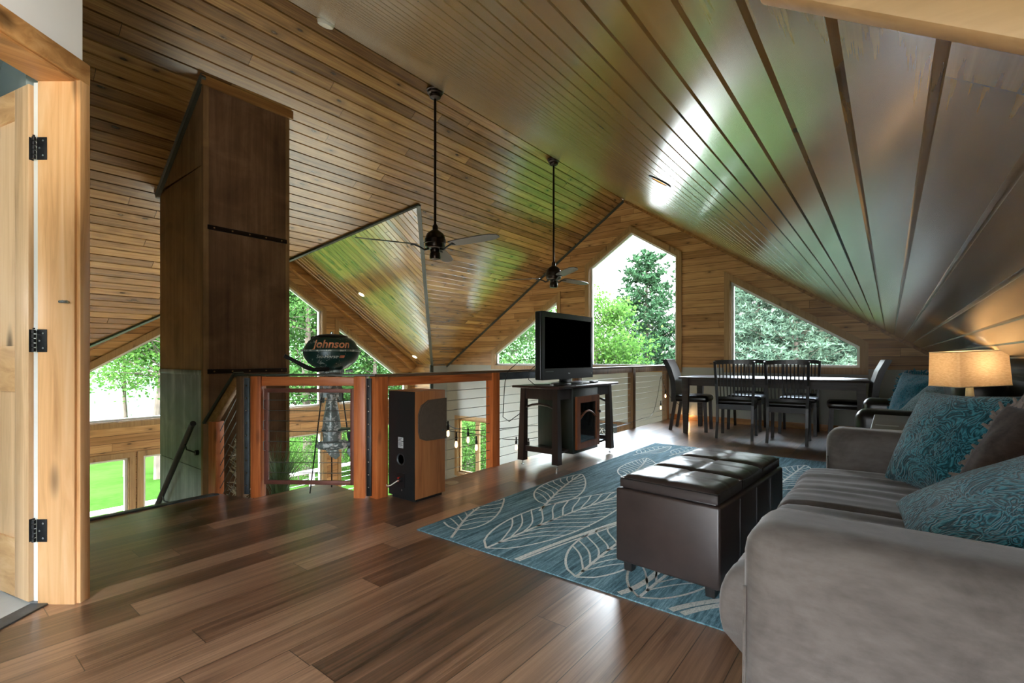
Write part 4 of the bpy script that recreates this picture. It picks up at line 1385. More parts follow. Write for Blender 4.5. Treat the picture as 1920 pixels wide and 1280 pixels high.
mb = MB(); mb.lathe([(.112, 1.154), (.118, 1.158), (.112, 1.166), (.08, 1.176), (.03, 1.181), (.001, 1.182)], n=32, sy=SYm); cp = mb.build('fuel_cap_cover', M['blackm'], mo, angle=60)
mb = MB(); mb.lathe([(.012, 0), (.012, .012), (.007, .018)], (.0, 0, 1.181), 12); mb.build('cap_stud', M['chrome'], cp)
mb = MB(); mb.lathe([(.016, 0), (.02, .006), (.02, .02), (.012, .026)], (-.125, -.02, 1.135), 14); mb.cyl((-.125, -.02, 1.145), (-.09, -.01, 1.145), .009); mb.build('filler_knob', M['blackm'], mo)
def surf(prof):
    def f(z):
        for (r0, z0), (r1, z1) in zip(prof, prof[1:]):
            if z0 <= z <= z1: return r0 + (r1 - r0) * (z - z0) / (z1 - z0)
        return prof[0][0] if z < prof[0][1] else prof[-1][0]
    return f
def wrap(prof, zc, x0=0):
    sf = surf(prof)
    def f(x, y, h):
        z = zc + y; r = sf(z) + h; a = max(-1.3, min(1.3, (x + x0) / r))
        return Vector((r * math.sin(a), -SYm * r * math.cos(a) - h, z))
    return f
mb = MB(); text_mesh(mb, 'Johnson', .082, wrap(upc, 1.100, .0), .22, .0035, bold=.0016); mb.build('lettering', flat('worn_orange_lettering', 'd8956c', .55, var=.35, sc=30), uc, angle=20)
mb = MB(); text_mesh(mb, 'Sea-Horse', .036, wrap(low, 1.01, -.035), .35, .003); mb.build('lettering', flat('worn_white_lettering', 'b9c2ba', .55, var=.3, sc=30), mo, angle=20)
mb = MB(); w_ = wrap(low, 1.01, .075)
for i in range(4):
    mb.face([w_(x + yy * .4, yy, .003) for x, yy in ((-.018 + i * .009, -.01), (-.009 + i * .009, -.01), (-.009 + i * .009, .01), (-.018 + i * .009, .01))])
mb.build('emblem', flat('worn_orange_emblem', 'b06a48', .55, var=.3, sc=40), mo)
mb = MB(); mb.tube([(-.02, -.09, .92), (-.12, -.12, .915), (-.17, -.13, .935), (-.28, -.16, 1.0)], [.016, .015, .017, .012], 10); mb.tube([(-.28, -.16, 1.0), (-.31, -.168, 1.017)], [.015, .015], 10); mb.build('tiller_handle', M['blackm'], mo)
mb = MB(); mb.box((.0, 0, .895), (.16, .10, .03), r=.006); mb.box((.05, -.06, .90), (.08, .03, .03), r=.006); mb.cyl((.10, -.05, .9), (.15, -.06, .905), .012); mb.cyl((-.05, -.06, .9), (-.10, -.08, .905), .008); mb.build('powerhead_base', M['mleg'], mo)
mb = MB(); mb.b2((-.07, -.02, .70), (.05, .06, .885), r=.012); mb.b2((-.085, .03, .66), (-.05, .11, .86), r=.008); mb.b2((.04, .03, .66), (.075, .11, .86), r=.008); mb.build('clamp_bracket', M['mleg'], mo)
mb = MB(); mb.lathe([(.062, 0), (.066, .02), (.06, .08), (.045, .17), (.036, .24), (.04, .27)], (0, 0, .46), 24, sy=1.25); mb.build('drive_leg', M['mleg'], mo, angle=60)
mb = MB(); mb.prism([(-.07, -.06), (.06, -.055), (.14, -.02), (.14, .02), (.06, .055), (-.07, .06)], .455, .468, lambda x, y, h: Vector((x, y, h))); mb.build('cavitation_plate', M['mgreen'], mo)
mb = MB(); mb.lathe([(.066, .455), (.062, .38), (.05, .33)], n=20, sy=.5)
mb.lathe([(.004, -.12), (.028, -.09), (.04, -.03), (.04, .05), (.032, .10), (.02, .12)], (0, 0, .345), 20, Matrix.Rotation(R(90), 4, 'Y'))
mb.build('gearcase', M['mleg'], mo, angle=60)
mb = MB(); mb.prism([(-.05, .32), (.045, .32), (.06, .26), (.03, .235), (-.01, .26)], -.004, .004, lambda x, z, h: Vector((x, h, z))); mb.build('skeg', M['mleg'], mo)
mb = MB()
mb.lathe([(.018, .0), (.026, .02), (.02, .06), (.006, .08)], (.10, 0, .345), 16, Matrix.Rotation(R(90), 4, 'Y'))
for k in range(3):
    a = R(120 * k + 25); Rm = Matrix.Rotation(a, 4, 'X') @ Matrix.Rotation(R(35), 4, 'Z')
    pts = [(0, -.014, .02), (0, -.04, .05), (0, -.045, .085), (0, 0, .11), (0, .04, .085), (0, .03, .05), (0, .014, .02)]
    for hh in (-.002, .002):
        mb.face([Rm @ Vector((hh, y, z)) + Vector((.13, 0, .345)) for _, y, z in pts])
mb.build('propeller', M['gunm'], mo)
mb = MB()
for p in ((-.15, -.03), (.17, .05), (.0, .10)):
    mb.tube([(p[0] * .4, p[1] * .3 + .03, .80), (p[0], p[1], .002)], .005, 8)
mb.tube([(-.16, .07, .80), (.16, .07, .80)], .012, 8)
mb.build('rod_stand', M['blackm'], mo)

# ================================================================ LEDGE PLANT AND TWIGS
pl = thing('grass_plant', 'spiky green ornamental grass in a dark pot behind the corner gate', 'plant', (-4.06, 2.0, -.30))
mb = MB(); mb.lathe([(.08, 0), (.10, .08), (.105, .10), (.095, .10)], n=20); mb.build('pot', M['blackm'], pl)
gm = flat('grass_blade_green', '6a8a62', .5, var=.4, sc=12)
for hgt in range(3):
    mb = MB(); rr = random.Random(50 + hgt)
    for k in range(75):
        a = rr.uniform(0, 6.283); r0 = rr.uniform(0, .07); L = rr.uniform(.34, .62); le = rr.uniform(.15, .75)
        d = Vector((math.cos(a), math.sin(a), 0)); nn = Vector((-d.y, d.x, 0)); p0 = d * r0 + Vector((0, 0, .09)); w0 = .005
        prev = None
        for i in range(6):
            t = i / 5
            c = p0 + d * (le * L * t ** 1.8) + Vector((0, 0, L * (t - .35 * le * t ** 2.2)))
            c.x = max(c.x, -.17); wd = w0 * (1 - t * .92)
            q = (mb.v(c - nn * wd), mb.v(c + nn * wd))
            if prev: mb.vface([prev[0], prev[1], q[1], q[0]])
            prev = q
    o = mb.build('grass_blades', gm, pl, recalc=False); o['kind'] = 'stuff'
tw = thing('twig_sculpture', 'white bleached twig bundle standing beside the chimney behind the stair railing', 'decoration', (-4.22, 1.74, -.30))
mb = MB(); mb.lathe([(.05, 0), (.05, .03), (.02, .05)], n=16); mb.build('base', M['blackm'], tw)
mb = MB(); rr = random.Random(5)
for k in range(85):
    z = rr.uniform(.05, .60); a = rr.uniform(0, 6.283); el = rr.uniform(.2, 1.0); L = rr.uniform(.05, .13) * (1.25 - z)
    d = Vector((math.cos(a) * math.cos(el), math.sin(a) * math.cos(el), math.sin(el)))
    p = Vector((rr.uniform(-.01, .01), rr.uniform(-.01, .01), z))
    m_ = p + d * L * .6 + Vector((rr.uniform(-.015, .015), rr.uniform(-.015, .015), .01))
    mb.tube([p, m_, p + d * L * 1.1], [.008, .006, .003], 5)
    mb.tube([m_, m_ + Vector((rr.uniform(-.04, .04), rr.uniform(-.04, .04), .04))], [.005, .002], 5)
mb.tube([(0, 0, .03), (0, 0, .64)], [.014, .006], 6)
o = mb.build('twigs', flat('bleached_twig', 'c4bdae', .7, 0, .3, .2, 20), tw); o['kind'] = 'stuff'

# ================================================================ DINING SET
tb_ = thing('dining_table', 'long dark dining table below the sloped far window, six chairs around it', 'table', (-1.225, 6.966, 0), R(3))
TLx, TLy = 1.03, .46
mb = MB(); mb.box((0, 0, .737), (TLx * 2, TLy * 2, .026), r=.006); mb.build('tabletop', M['espressoh'], tb_)
mb = MB(); mb.b2((-TLx + .08, -TLy + .06, .635), (TLx - .08, -TLy + .085, .724)); mb.b2((-TLx + .08, TLy - .085, .635), (TLx - .08, TLy - .06, .724)); mb.b2((-TLx + .06, -TLy + .08, .635), (-TLx + .085, TLy - .08, .724)); mb.b2((TLx - .085, -TLy + .08, .635), (TLx - .06, TLy - .08, .724)); mb.build('apron', M['espressoh'], tb_)
for sx in (-1, 1):
    for sy in (-1, 1):
        mb = MB(); x, y = sx * (TLx - .075), sy * (TLy - .075)
        hi = [(x + a * .04, y + b * .04) for a, b in ((-1, -1), (1, -1), (1, 1), (-1, 1))]
        lo = [(x + a * .026, y + b * .026) for a, b in ((-1, -1), (1, -1), (1, 1), (-1, 1))]
        H = [mb.v((p, q, .724)) for p, q in hi]; Mi = [mb.v((p, q, .55)) for p, q in hi]; L = [mb.v((p, q, 0)) for p, q in lo]
        for A, B in ((H, Mi), (Mi, L)):
            for i in range(4): mb.vface([A[i], B[i], B[(i + 1) % 4], A[(i + 1) % 4]])
        mb.vface(H[::-1]); mb.vface(L)
        mb.build('leg', M['espressoh'], tb_)

def chair_slat(label):
    t = thing('dining_chair', label, 'chair', (0, 0, 0), 0, 'slat back dining chairs')
    mb = MB(); soft_box(mb, (-.215, -.20, .425), (.215, .24, .485), .026, .002, 1, bulge=.008); mb.build('seat', M['lblack'], t, angle=80)
    mb = MB(); mb.b2((-.19, -.20, .36), (.19, -.18, .425)); mb.b2((-.19, .195, .36), (.19, .215, .425)); mb.b2((-.205, -.19, .36), (-.185, .2, .425)); mb.b2((.185, -.19, .36), (.205, .2, .425)); mb.build('seat_rail', M['blackw'], t)
    for sx in (-1, 1):
        mb = MB(); mb.bar((sx * .195, .205, .425), (sx * .2, .22, 0), .036, .036, up=(0, 1, 0)); mb.build('leg', M['blackw'], t)
        mb = MB()
        pts = [(sx * .2, -.27, 0), (sx * .198, -.215, .2), (sx * .2, -.195, .42), (sx * .21, -.215, .68), (sx * .218, -.275, .955)]
        for a, b in zip(pts, pts[1:]): mb.bar(a, Vector(b) + (Vector(b) - Vector(a)).normalized() * .004, .03, .036, up=(0, 1, 0))
        mb.build('leg', M['blackw'], t)
    bk = lambda z: -.195 - .02 * ((z - .42) / .26) if z < .68 else -.215 - .06 * ((z - .68) / .275)
    def crest(z, th, hh, nm):
        mb = MB()
        pts = [(x, bk(z) - .025 * (1 - (x / .21) ** 2), z + .008 * (1 - (x / .21) ** 2)) for x in [-.215 + .43 * i / 8 for i in range(9)]]
        for a, b in zip(pts, pts[1:]): mb.bar(a, Vector(b) + (Vector(b) - Vector(a)).normalized() * .003, th, hh)
        mb.build(nm, M['blackw'], t)
    crest(.945, .022, .05, 'crest_rail'); crest(.50, .02, .035, 'lower_back_rail')
    for k in range(9):
        x = -.165 + .33 * k / 8
        mb = MB()
        zs = (.505, .70, .93)
        pts = [(x * (.95 if z < .6 else 1), bk(z) - .025 * (1 - (x / .21) ** 2), z) for z in zs]
        for a, b in zip(pts, pts[1:]): mb.bar(a, b, .013, .011, up=(0, 1, 0))
        mb.build('slat', M['blackw'], t)
    return t
c0 = chair_slat('black slat back chair on the camera side of the table, left one')
c0.location = (-1.535, 6.60, 0); c0.rotation_euler.z = R(6)
dup(c0, (-.955, 6.595, 0), R(3), 'black slat back chair on the camera side of the table, right one')
dup(c0, (-1.60, 7.44, 0), R(183), 'black slat back chair on the wall side of the table, left one')
dup(c0, (-.96, 7.45, 0), R(182), 'black slat back chair on the wall side of the table, right one')
def chair_full(label):
    t = thing('dining_chair', label, 'chair', (0, 0, 0), 0, 'leather back end chairs')
    mb = MB(); soft_box(mb, (-.22, -.19, .40), (.22, .26, .49), .035, .002, 2, bulge=.01); mb.build('seat', M['lblack'], t, angle=80)
    mb = MB()
    pr = [(-.19, .40), (-.185, .55), (-.20, .70), (-.245, .85), (-.31, .985)]
    outl = [(y + .032, z) for y, z in pr] + [(y - .032, z - .008) for y, z in pr[::-1]]
    mb.prism(outl, -.22, .22, lambda y, z, h: Vector((h, y, z)))
    bmesh.ops.bevel(mb.bm, geom=[e for e in mb.bm.edges if e.calc_length() > .3], offset=.012, segments=3, profile=.5, affect='EDGES')
    mb.build('backrest', M['lblack'], t, angle=50)
    for sx in (-1, 1):
        mb = MB(); mb.bar((sx * .19, .22, .41), (sx * .19, .235, 0), .04, .04, up=(0, 1, 0)); mb.build('leg', M['espresso'], t)
        mb = MB(); mb.bar((sx * .19, -.17, .41), (sx * .19, -.235, 0), .04, .04, up=(0, 1, 0)); mb.build('leg', M['espresso'], t)
    return t
c1 = chair_full('black leather high back chair at the left end of the table by the railing')
c1.location = (-2.20, 6.88, 0); c1.rotation_euler.z = R(-84)
dup(c1, (-.34, 7.0, 0), R(96), 'black leather high back chair at the right end of the table by the leather sofa')

# ================================================================ FANS, DOWNLIGHTS, DETECTOR
def fan(label, loc, rod, angs):
    t = thing('ceiling_fan', label, 'ceiling fan', loc, 0, 'ceiling fans on long rods')
    mb = MB(); mb.lathe([(.03, -.085), (.055, -.07), (.06, -.05), (.05, -.045), (.075, -.03), (.08, -.012), (.09, -.008), (.09, .0)], (0, 0, -.03), 28); mb.build('canopy', M['bronze'], t)
    mb = MB(); mb.prism([(-.1, -.07), (.1, -.07), (.1, .07), (-.1, .07)], -.032, -.022, lambda x, y, h: Vector((x, y, h))); mb.build('mounting_block', M['beam'], t)
    mb = MB(); mb.cyl((0, 0, -.1), (0, 0, -rod), .0135, n=14); mb.lathe([(.0145, -.0), (.028, .01), (.028, .05), (.0145, .07)], (0, 0, -rod - .01), 16); mb.build('rod', M['bronze'], t)
    z0 = -rod
    mb = MB(); mb.lathe([(.03, 0), (.05, -.012), (.085, -.04), (.10, -.075), (.103, -.095), (.108, -.098), (.108, -.14), (.103, -.143), (.103, -.175), (.09, -.192), (.05, -.2)], (0, 0, z0), 32); mo_ = mb.build('motor_housing', M['bronze'], t, angle=50)
    mb = MB(); mb.lathe([(.05, 0), (.052, -.03), (.048, -.035), (.056, -.045), (.058, -.09), (.05, -.105), (.02, -.11)], (0, 0, z0 - .195), 26); mb.build('switch_cup', M['bronze'], mo_, angle=50)
    zb = z0 - .165
    for a in angs:
        Rm = Matrix.Rotation(R(a), 4, 'Z')
        mb = MB()
        mb.tube([Rm @ Vector(p) for p in ((.07, 0, z0 - .2), (.115, 0, z0 - .215), (.16, 0, z0 - .19), (.20, 0, zb - .012), (.235, 0, zb - .008))], [.010, .010, .009, .009, .006], 8)
        for o in (-.025, 0, .025):
            mb.tube([Rm @ Vector((.20, 0, zb - .010)), Rm @ Vector((.25, o, zb - .008))], .006, 6)
        bi = mb.build('blade_iron', M['blackm'], t)
        mb = MB()
        Tp = Rm @ Matrix.Rotation(R(-11), 4, 'X')
        out = [(.20, -.045), (.30, -.062), (.55, -.066), (.72, -.058), (.785, -.03), (.795, 0), (.785, .03), (.72, .058), (.55, .066), (.30, .062), (.20, .045)]
        mb.prism(out, -.004, .004, lambda x, y, h: Tp @ Vector((x, y, h)) + Vector((0, 0, zb)))
        mb.build('blade', M['blade'], t)
    return t
fan('bronze ceiling fan nearer the camera, hanging in front of the chimney side', (-3.683, 3.42, RZ), 1.46, (125, 245, 5))
fan('bronze ceiling fan farther from the camera, hanging in front of the far gable', (-3.67, 5.62, RZ), 1.50, (203, 84, -37))

def downlight(label, loc, nrm, e, on=True, lit='canlit'):
    T = Vector(nrm).to_track_quat('Z', 'Y').to_matrix()
    t = thing('recessed_light', label, 'downlight', loc, 0)
    mb = MB(); mb.lathe([(.050, .001), (.052, .006), (.068, .006), (.072, .001)], (0, 0, 0), 28, T.to_4x4()); mb.build('trim_ring', M['bronze'] if not on else M['cream'], t)
    mb = MB(); mb.lathe([(.001, .0015), (.050, .0015), (.050, .003), (.001, .003)], (0, 0, 0), 24, T.to_4x4()); mb.build('lens', M[lit], t)
    if e:
        d = bpy.data.lights.new('downlight_lamp', 'SPOT'); d.energy = e; d.color = (1, .78, .5); d.spot_size = R(95); d.spot_blend = .8; d.shadow_soft_size = .03
        o = bpy.data.objects.new('downlight_lamp', d); COL.objects.link(o)
        o.location = Vector(loc) + Vector(nrm).normalized() * .02
        o.rotation_euler = (-Vector(nrm)).to_track_quat('Z', 'Y').to_euler()
    return t
M['canamber'] = emit('amber_downlight_baffle', 'c98a3c', .9)
ng = Vector((-SL, 0, -1)).normalized(); nd = Vector((0, -SL, -1)).normalized()
downlight('amber recessed light in the right ceiling slope above the dining area', Vector((-1.028, 2.671, roofz(-1.028))) , ng, 6, False, 'canamber')
zd = lambda y: DZ - SL * abs(y - DY)
downlight('lit recessed light higher up in the dormer ceiling', Vector((-7.81, 5.39, zd(5.39))), nd, 26)
downlight('lit recessed light low at the right end of the dormer ceiling', Vector((-8.34, 7.13, zd(7.13))), nd, 20)
sd = thing('smoke_detector', 'white smoke detector on the ceiling ridge at top left', 'smoke detector', (-3.55, 2.12, roofz(-3.55)), 0)
mb = MB(); mb.lathe([(.062, 0), (.064, -.012), (.058, -.028), (.03, -.036), (.002, -.037)], (0, 0, -.004), 28, Matrix.Rotation(R(20), 4, 'Y')); hb = mb.build('housing', M['white'], sd)
mb = MB(); mb.lathe([(.07, 0), (.07, -.006), (.06, -.008)], (0, 0, 0), 28, Matrix.Rotation(R(20), 4, 'Y')); mb.build('base_plate', M['cream'], sd)

# ================================================================ STRING LIGHTS, SIGN, DISC
def catmull(pts, n=8):
    P = [Vector(p) for p in pts]; P = [P[0]] + P + [P[-1]]; out = []
    for i in range(1, len(P) - 2):
        for k in range(n):
            t = k / n
            out.append(.5 * ((2 * P[i]) + (P[i + 1] - P[i - 1]) * t + (2 * P[i - 1] - 5 * P[i] + 4 * P[i + 1] - P[i + 2]) * t * t + (3 * P[i] - P[i - 1] - 3 * P[i + 1] + P[i + 2]) * t ** 3))
    out.append(P[-2]); return out
def strlights(label, runs, bulbs):
    t = thing('string_lights', label, 'string lights', bulbs[0], 0)
    mb = MB(t.location)
    for r in runs: mb.tube(catmull(r), .0035, 6)
    mb.build('cord', M['blackm'], t)
    for b in bulbs:
        b = Vector(b)
        mb = MB(t.location); mb.cyl(b + Vector((0, 0, .10)), b + Vector((0, 0, .065)), .007); mb.lathe([(.009, .065), (.012, .055), (.012, .028), (.009, .024)], b, 12); s = mb.build('socket', M['blackm'], t)
        mb = MB(t.location); mb.lathe([(.008, .024), (.012, .004), (.014, -.012), (.011, -.026), (.004, -.034)], b, 14); mb.build('bulb', M['bulb'], s)
xl = -2.985
strlights('string lights draped along the outside of the railing left of the television stand',
    [[(xl, 2.6, .50), (xl, 2.86, .47), (xl, 3.0, .39), (xl, 3.35, .33), (xl, 3.7, .31), (xl, 4.2, .28), (xl, 4.9, .2)],
     [(xl, 2.6, .46), (xl, 2.9, .38), (xl, 3.24, .31), (xl, 3.6, .22), (xl, 4.0, .16), (xl, 4.5, .14), (xl, 5.2, .13)]],
    [(xl, 2.92, .36), (xl, 3.02, .25), (xl, 3.17, .27), (xl, 3.28, .185), (xl, 3.49, .20), (xl, 3.88, .10), (xl, 4.09, .06)])
xr = -2.84
strlights('string lights hooked over the railing cables near the dining table',
    [[(xr, 5.7, .10), (xr, 6.1, .10), (xr, 6.64, .12), (xr, 7.05, .14), (xr, 7.25, .35), (xr, 7.42, .70), (xr, 7.5, .62), (xr, 7.72, .42), (-2.70, 7.83, .25), (-2.56, 7.83, .23)]],
    [(xr, 7.62, .395), (xr, 7.42, .225), (-2.55, 7.83, .12)])
point('string_bulb_glow', (-2.55, 7.79, .10), .8, (1, .62, .3), .02)
sg_ = thing('wall_sign', 'small wooden sign with pale lettering low on the far white wall behind the stand', 'sign', (-3.98, G - .02, -.32))
mb = MB(sg_.location); mb.b2((-4.34, G - .03, -.50), (-3.60, G - .006, -.13), r=.004); mb.build('board', M['weath'], sg_)
mb = MB(sg_.location); mb.b2((-4.30, G - .036, -.46), (-3.80, G - .029, -.17)); mb.build('dark_panel', M['inkdark'], sg_)
mb = MB(sg_.location)
for k in range(5):
    x = -4.2 + k * .08
    mb.tube([(x + .035 * math.cos(a) * (1 + .2 * k % 2), G - .038, -.31 + .05 * math.sin(a * 1.5 + k)) for a in [i * .5 for i in range(11)]], .006, 5)
mb.build('lettering', M['white'], sg_)
ds = MB(); ds.lathe([(.10, 0), (.10, .012), (.09, .016)], (-2.70, G - .006, .56), 28, Matrix.Rotation(R(90), 4, 'X'))
tag(ds.build('wall_disc', M['cream']), 'round tan disc hanging on the white wall behind the left end chair', 'wall decoration')
# ================================================================ OUTDOORS
def ground_mat():
    m = NM('lawn_grass')
    c = m.coord('Object')
    n1 = m.noise(c, .35, 4, .6); n2 = m.noise(c, 6, 4, .7)
    f = m.math('ADD', m.math('MULTIPLY', n1, .6), m.math('MULTIPLY', n2, .4))
    return m.done(m.ramp(f, [(.3, '152608'), (.6, '263a14')]), .9, 0, 0)
def sheet(name, xs, ys, zf, mat):
    mb = MB()
    V = [[mb.v((x, y, zf(x, y))) for y in ys] for x in xs]
    for i in range(len(xs) - 1):
        for j in range(len(ys) - 1):
            mb.vface([V[i][j], V[i + 1][j], V[i + 1][j + 1], V[i][j + 1]])
    return mb.build(name, mat)
def gz(x, y):
    z = -2.95
    if x < -18: z -= min(1.5, (-18 - x) * .09)
    return z + .05 * noise.noise(Vector((x * .2, y * .2, 0)))
xs = [-34 + i * 1.5 for i in range(44)]
ys = [-24 + j * 2 for j in range(46)]
struct(sheet('lawn', xs, ys, gz, ground_mat()))
wm = NM('lake_water'); wm.bump(wm.noise(wm.coord('Object', (1, .35, 1)), 2.2, 3), .05, .03)
struct(sheet('lake', [-260, -33], [-160, 220], lambda x, y: -4.3, wm.done('161e20', .12, 0, .5)))
hill = NM('far_wooded_shore')
hm = hill.done(hill.ramp(hill.noise(hill.coord('Object', (1, 1, 1)), .35, 5, .7), [(.35, '2c4a30'), (.65, '58784a')]), .95, 0, .1)
hx = [-124 - i * 4 for i in range(10)]; hy = [-80 + j * 4 for j in range(75)]
struct(sheet('far_shore', hx, hy, lambda x, y: -4.5 + (1 - abs((-x - 142) / 18) ** 2) * (13 + 5 * noise.noise(Vector((y * .02, 0, 0))) + 2.5 * noise.noise(Vector((x * .2, y * .2, 3)))), hm))

def leafmat(name, a, b, tr=.45):
    m = NM(name)
    n = m.noise(m.coord('Object'), 3.5, 3, .6)
    col = m.ramp(n, [(.3, a), (.7, b)])
    d = m.n('ShaderNodeBsdfDiffuse'); t = m.n('ShaderNodeBsdfTranslucent'); x = m.n('ShaderNodeMixShader')
    m.l(col, d.inputs[0]); m.l(col, t.inputs[0]); x.inputs[0].default_value = tr
    m.l(d.outputs[0], x.inputs[1]); m.l(t.outputs[0], x.inputs[2]); m.l(x.outputs[0], m.out.inputs[0])
    return m.m
LM = {'spring': leafmat('spring_leaves', '26421a', '48622a'), 'green': leafmat('summer_leaves', '20391a', '3d5628'), 'pine': leafmat('pine_needles', '18281a', '334a30', .2), 'sprucy': leafmat('grey_green_needles', '29362a', '4d5c4a', .25)}
bark = flat('grey_bark', '4a4138', .9, 0, .1, .35, 3, .6)

def branch_tree(name, label, loc, H, spread, nl, ls, leaf, seed, crown0=.3, trunk=.13, group=None, dens=1.0):
    rr = random.Random(seed)
    t = thing(name, label, 'tree', loc, rr.uniform(0, 6), group)
    tb = MB()
    pts = [Vector((rr.uniform(-.1, .1) * i * .3, rr.uniform(-.1, .1) * i * .3, H * .92 * i / 7)) for i in range(8)]
    tb.tube(pts, [trunk * (1 - .85 * i / 7) for i in range(8)], 8)
    ends = []
    for k in range(int(30 * dens)):
        q = rr.uniform(crown0, .97)
        i = min(6, int(q * 7)); p = pts[i].lerp(pts[i + 1], q * 7 - i)
        a = rr.uniform(0, 6.283); L = spread * rr.uniform(.55, 1.0) * (1 - (abs(q - .5) / .62) ** 2) + .25
        d = Vector((math.cos(a), math.sin(a), rr.uniform(.1, .7))).normalized()
        m1 = p + d * L * .5 + Vector((0, 0, rr.uniform(-.05, .15))); e = p + d * L + Vector((0, 0, rr.uniform(-.1, .3)))
        tb.tube([p, m1, e], [trunk * .28 * (1.1 - q), trunk * .16 * (1.1 - q), .006], 5)
        ends += [(m1, L * .35), (e, L * .32), (p.lerp(e, .75), L * .35)]
        for _ in range(2):
            e2 = m1 + Vector((rr.uniform(-1, 1), rr.uniform(-1, 1), rr.uniform(-.2, .6))) * L * .5
            tb.tube([m1, e2], [trunk * .09, .005], 4); ends.append((e2, L * .28))
    tb.build('trunk', bark, t)
    lb = MB()
    for k in range(nl):
        c, r = rr.choice(ends)
        p = c + Vector((rr.gauss(0, 1), rr.gauss(0, 1), rr.gauss(0, .7))) * r * .62
        n = Vector((rr.gauss(0, 1), rr.gauss(0, 1), rr.gauss(0, 1) + .6)).normalized()
        u = n.cross(Vector((rr.gauss(0, 1), rr.gauss(0, 1), rr.gauss(0, 1)))).normalized(); v = n.cross(u)
        s = ls * rr.uniform(.6, 1.3)
        lb.face([p - u * s, p - v * s * .55, p + u * s, p + v * s * .55])
    f = lb.build('foliage', LM[leaf], t, flat=True, recalc=False); f['kind'] = 'stuff'
    return t

def pine_tree(name, label, loc, H, spread, seed, leaf='pine', whorls=22, tuft=.2, group=None):
    rr = random.Random(seed)
    t = thing(name, label, 'tree', loc, rr.uniform(0, 6), group)
    tb, lb = MB(), MB()
    tb.tube([(0, 0, 0), (.03, .02, H * .5), (0, 0, H)], [.17, .11, .015], 9)
    for wv in range(whorls):
        q = .16 + .82 * wv / whorls
        nb = rr.randint(6, 8)
        for b in range(nb):
            a = b * 6.283 / nb + rr.uniform(-.35, .35) + wv
            L = spread * (1 - q) ** .72 * rr.uniform(.7, 1.1) + .18
            z = H * q + rr.uniform(-.2, .2)
            d = Vector((math.cos(a), math.sin(a), 0))
            P = [Vector((0, 0, z)), d * L * .5 + Vector((0, 0, z - .02 * L)), d * L + Vector((0, 0, z + .22 * L))]
            tb.tube(P, [.035 * (1.1 - q), .02 * (1.1 - q), .005], 5)
            for k in range(int(5 + L * 13)):
                s = rr.uniform(.25, 1.0)
                p = P[0].lerp(P[1], s * 2) if s < .5 else P[1].lerp(P[2], s * 2 - 1)
                p = p + Vector((rr.gauss(0, 1), rr.gauss(0, 1), rr.gauss(.35, .5))) * .13 * (.5 + L * .6)
                for j in range(7):
                    dd = Vector((rr.gauss(0, 1), rr.gauss(0, 1), rr.gauss(.7, .7))).normalized()
                    sd = dd.cross(Vector((rr.gauss(0, 1), rr.gauss(0, 1), rr.gauss(0, 1)))).normalized() * tuft * .17
                    lb.face([p - sd, p + sd, p + dd * tuft * rr.uniform(.8, 1.3)])
    tb.build('trunk', bark, t)
    f = lb.build('needles', LM[leaf], t, flat=True, recalc=False); f['kind'] = 'stuff'
    return t

GZ = -2.95
# far gable side
def along(px, d):
    rx = (px - 960) / 905
    return (d * (rx * cC - cS), d * (rx * cS + cC), GZ)
pine_tree('pine_tree', 'tall dark pine standing in the middle of the peaked far window', along(1212, 21), 8.9, 2.9, 3)
branch_tree('leafy_tree', 'pale spring-green tree left of the pine in the peaked far window', along(1112, 17), 6.3, 2.1, 16000, .065, 'spring', 11, .25)
branch_tree('leafy_tree', 'thin branchy tree behind the television in the left sloped far window', along(1010, 22), 6.6, 2.1, 4500, .06, 'green', 12, .3)
pg = 'grey-green pines filling the right sloped far window'
pa = pine_tree('pine_tree', 'grey-green pine in the wall of trees behind the right sloped far window', along(1420, 17), 8.0, 3.0, 21, 'sprucy', 18, .19, pg)
for px, d, s in ((1490, 15, .92), (1560, 18, 1.05), (1640, 15.5, .9), (1380, 24, 1.1), (1700, 20, 1.1), (1330, 27, .98), (1530, 25, 1.3)):
    dup(pa, along(px, d), px * .37, None, s)
bga = 'bright shrubs along the yard edge outside the far gable'
b0 = branch_tree('shrub', 'bright green shrub at the yard edge outside the far gable', along(940, 19), 3.9, 1.8, 6000, .055, 'spring', 31, .1, .05, bga)
b0['category'] = 'shrub'
for px, d, s in ((985, 23, 1.0), (1045, 25, .95), (1100, 24, .95), (1160, 29, 1.05), (1235, 27, 1.0), (1275, 24, .9), (1590, 13.5, .85), (1460, 13, .8), (900, 24, 1.0)):
    dup(b0, along(px, d), px * .21, None, s)
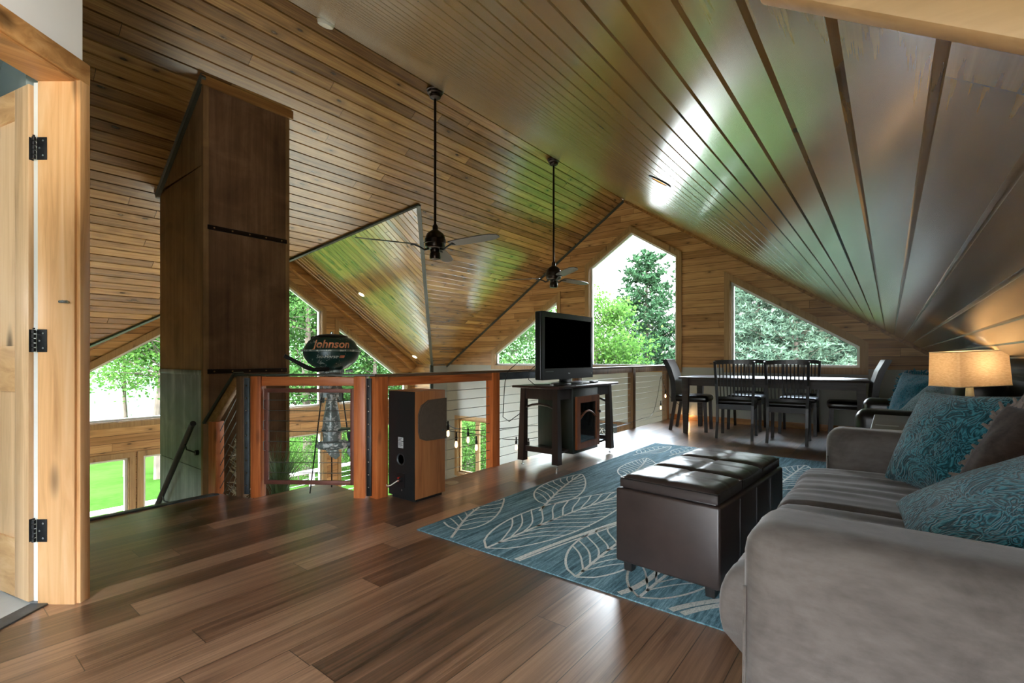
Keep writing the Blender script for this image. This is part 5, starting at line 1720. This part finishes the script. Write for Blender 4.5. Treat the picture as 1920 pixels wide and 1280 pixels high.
# lake side
def xy(px, X_):
    rx = (px - 960) / 905
    d = X_ / (rx * cC - cS)
    return (X_, d * (rx * cS + cC), gz(X_, 0))
branch_tree('leafy_tree', 'thin spring tree by the lake, left one in the low left sloped window', xy(236, -22), 7.2, 2.5, 9000, .065, 'spring', 41, .42, .10)
branch_tree('leafy_tree', 'larger spring tree by the lake with its trunk beside the chimney', xy(298, -19.5), 8.4, 2.8, 13000, .065, 'spring', 42, .42, .16)
dg = 'dense leafy trees outside the dormer windows'
d0 = branch_tree('leafy_tree', 'dense green tree outside the dormer windows behind the motor', xy(575, -15.5), 9.0, 2.6, 13000, .07, 'green', 51, .18, .16, dg)
for px, X_, s in ((520, -18, 1.05), (640, -17, .9), (705, -15, .82), (760, -19, .95), (600, -22, 1.2), (690, -24, 1.15), (480, -23, 1.1), (820, -17, .8)):
    dup(d0, xy(px, X_), px * .53, None, s)
s0 = dup(b0, xy(660, -14), 1.0, None, .55)
for px, X_, s in ((560, -14.5, .5), (720, -13.5, .6), (610, -18, .6)):
    dup(b0, xy(px, X_), px * .3, None, s)
# trees outside the small low window
for px, d, s in ((868, 14, .6), (905, 15, .66), (935, 14, .6), (848, 17, .7)):
    dup(b0, along(px, d), px * .3, None, s)
for px, d, s in ((880, 17, .9), (925, 19, 1.0), (850, 21, 1.0)):
    dup(d0, along(px, d), px * .53, None, s)
for o in list(COL.objects):
    if o.parent is None and o.get('group') == bga and 'outside the far gable' in o.get('label', ''):
        o['label'] = 'bright green shrub growing at the yard edge outside the windows'
for o in list(COL.objects):
    if o.parent is None and o.get('group') == dg:
        o['label'] = 'dense green tree seen through the windows past the motor and speaker'

# deck outside the lake windows
dk = MB(); dk.b2((-11.1, -1.5, -2.86), (WX - .16, 8.2, -2.80))
struct(dk.build('deck', wood('grey_deck_boards', [(.3, '6f675c'), (.6, '958c80')], .7, 'Y', 0)))
drl = thing('deck_railing', 'pale grey deck railing outside the low lake-side windows', 'railing', (-11, 3, -2.8))
gw = wood('pale_grey_deck_wood', [(.3, '9d958a'), (.6, 'c4bdb2')], .7, 'Y', 0)
mb = MB(drl.location); mb.b2((-11.06, -1.5, -1.76), (-10.94, 8.2, -1.70), r=.005); mb.build('top_rail', gw, drl)
mb = MB(drl.location); mb.b2((-11.02, -1.5, -2.68), (-10.98, 8.2, -2.62)); mb.build('bottom_rail', gw, drl)
for k in range(6):
    mb = MB(drl.location); y = -1.4 + k * 1.9; mb.b2((-11.05, y - .045, -2.80), (-10.95, y + .045, -1.76)); mb.build('post', gw, drl)
for k in range(6):
    mb = MB(drl.location); z = -2.5 + k * .12; mb.tube([(-11, -1.4, z), (-11, 8.1, z)], .004, 5); mb.build('cable', M['cable'], drl)
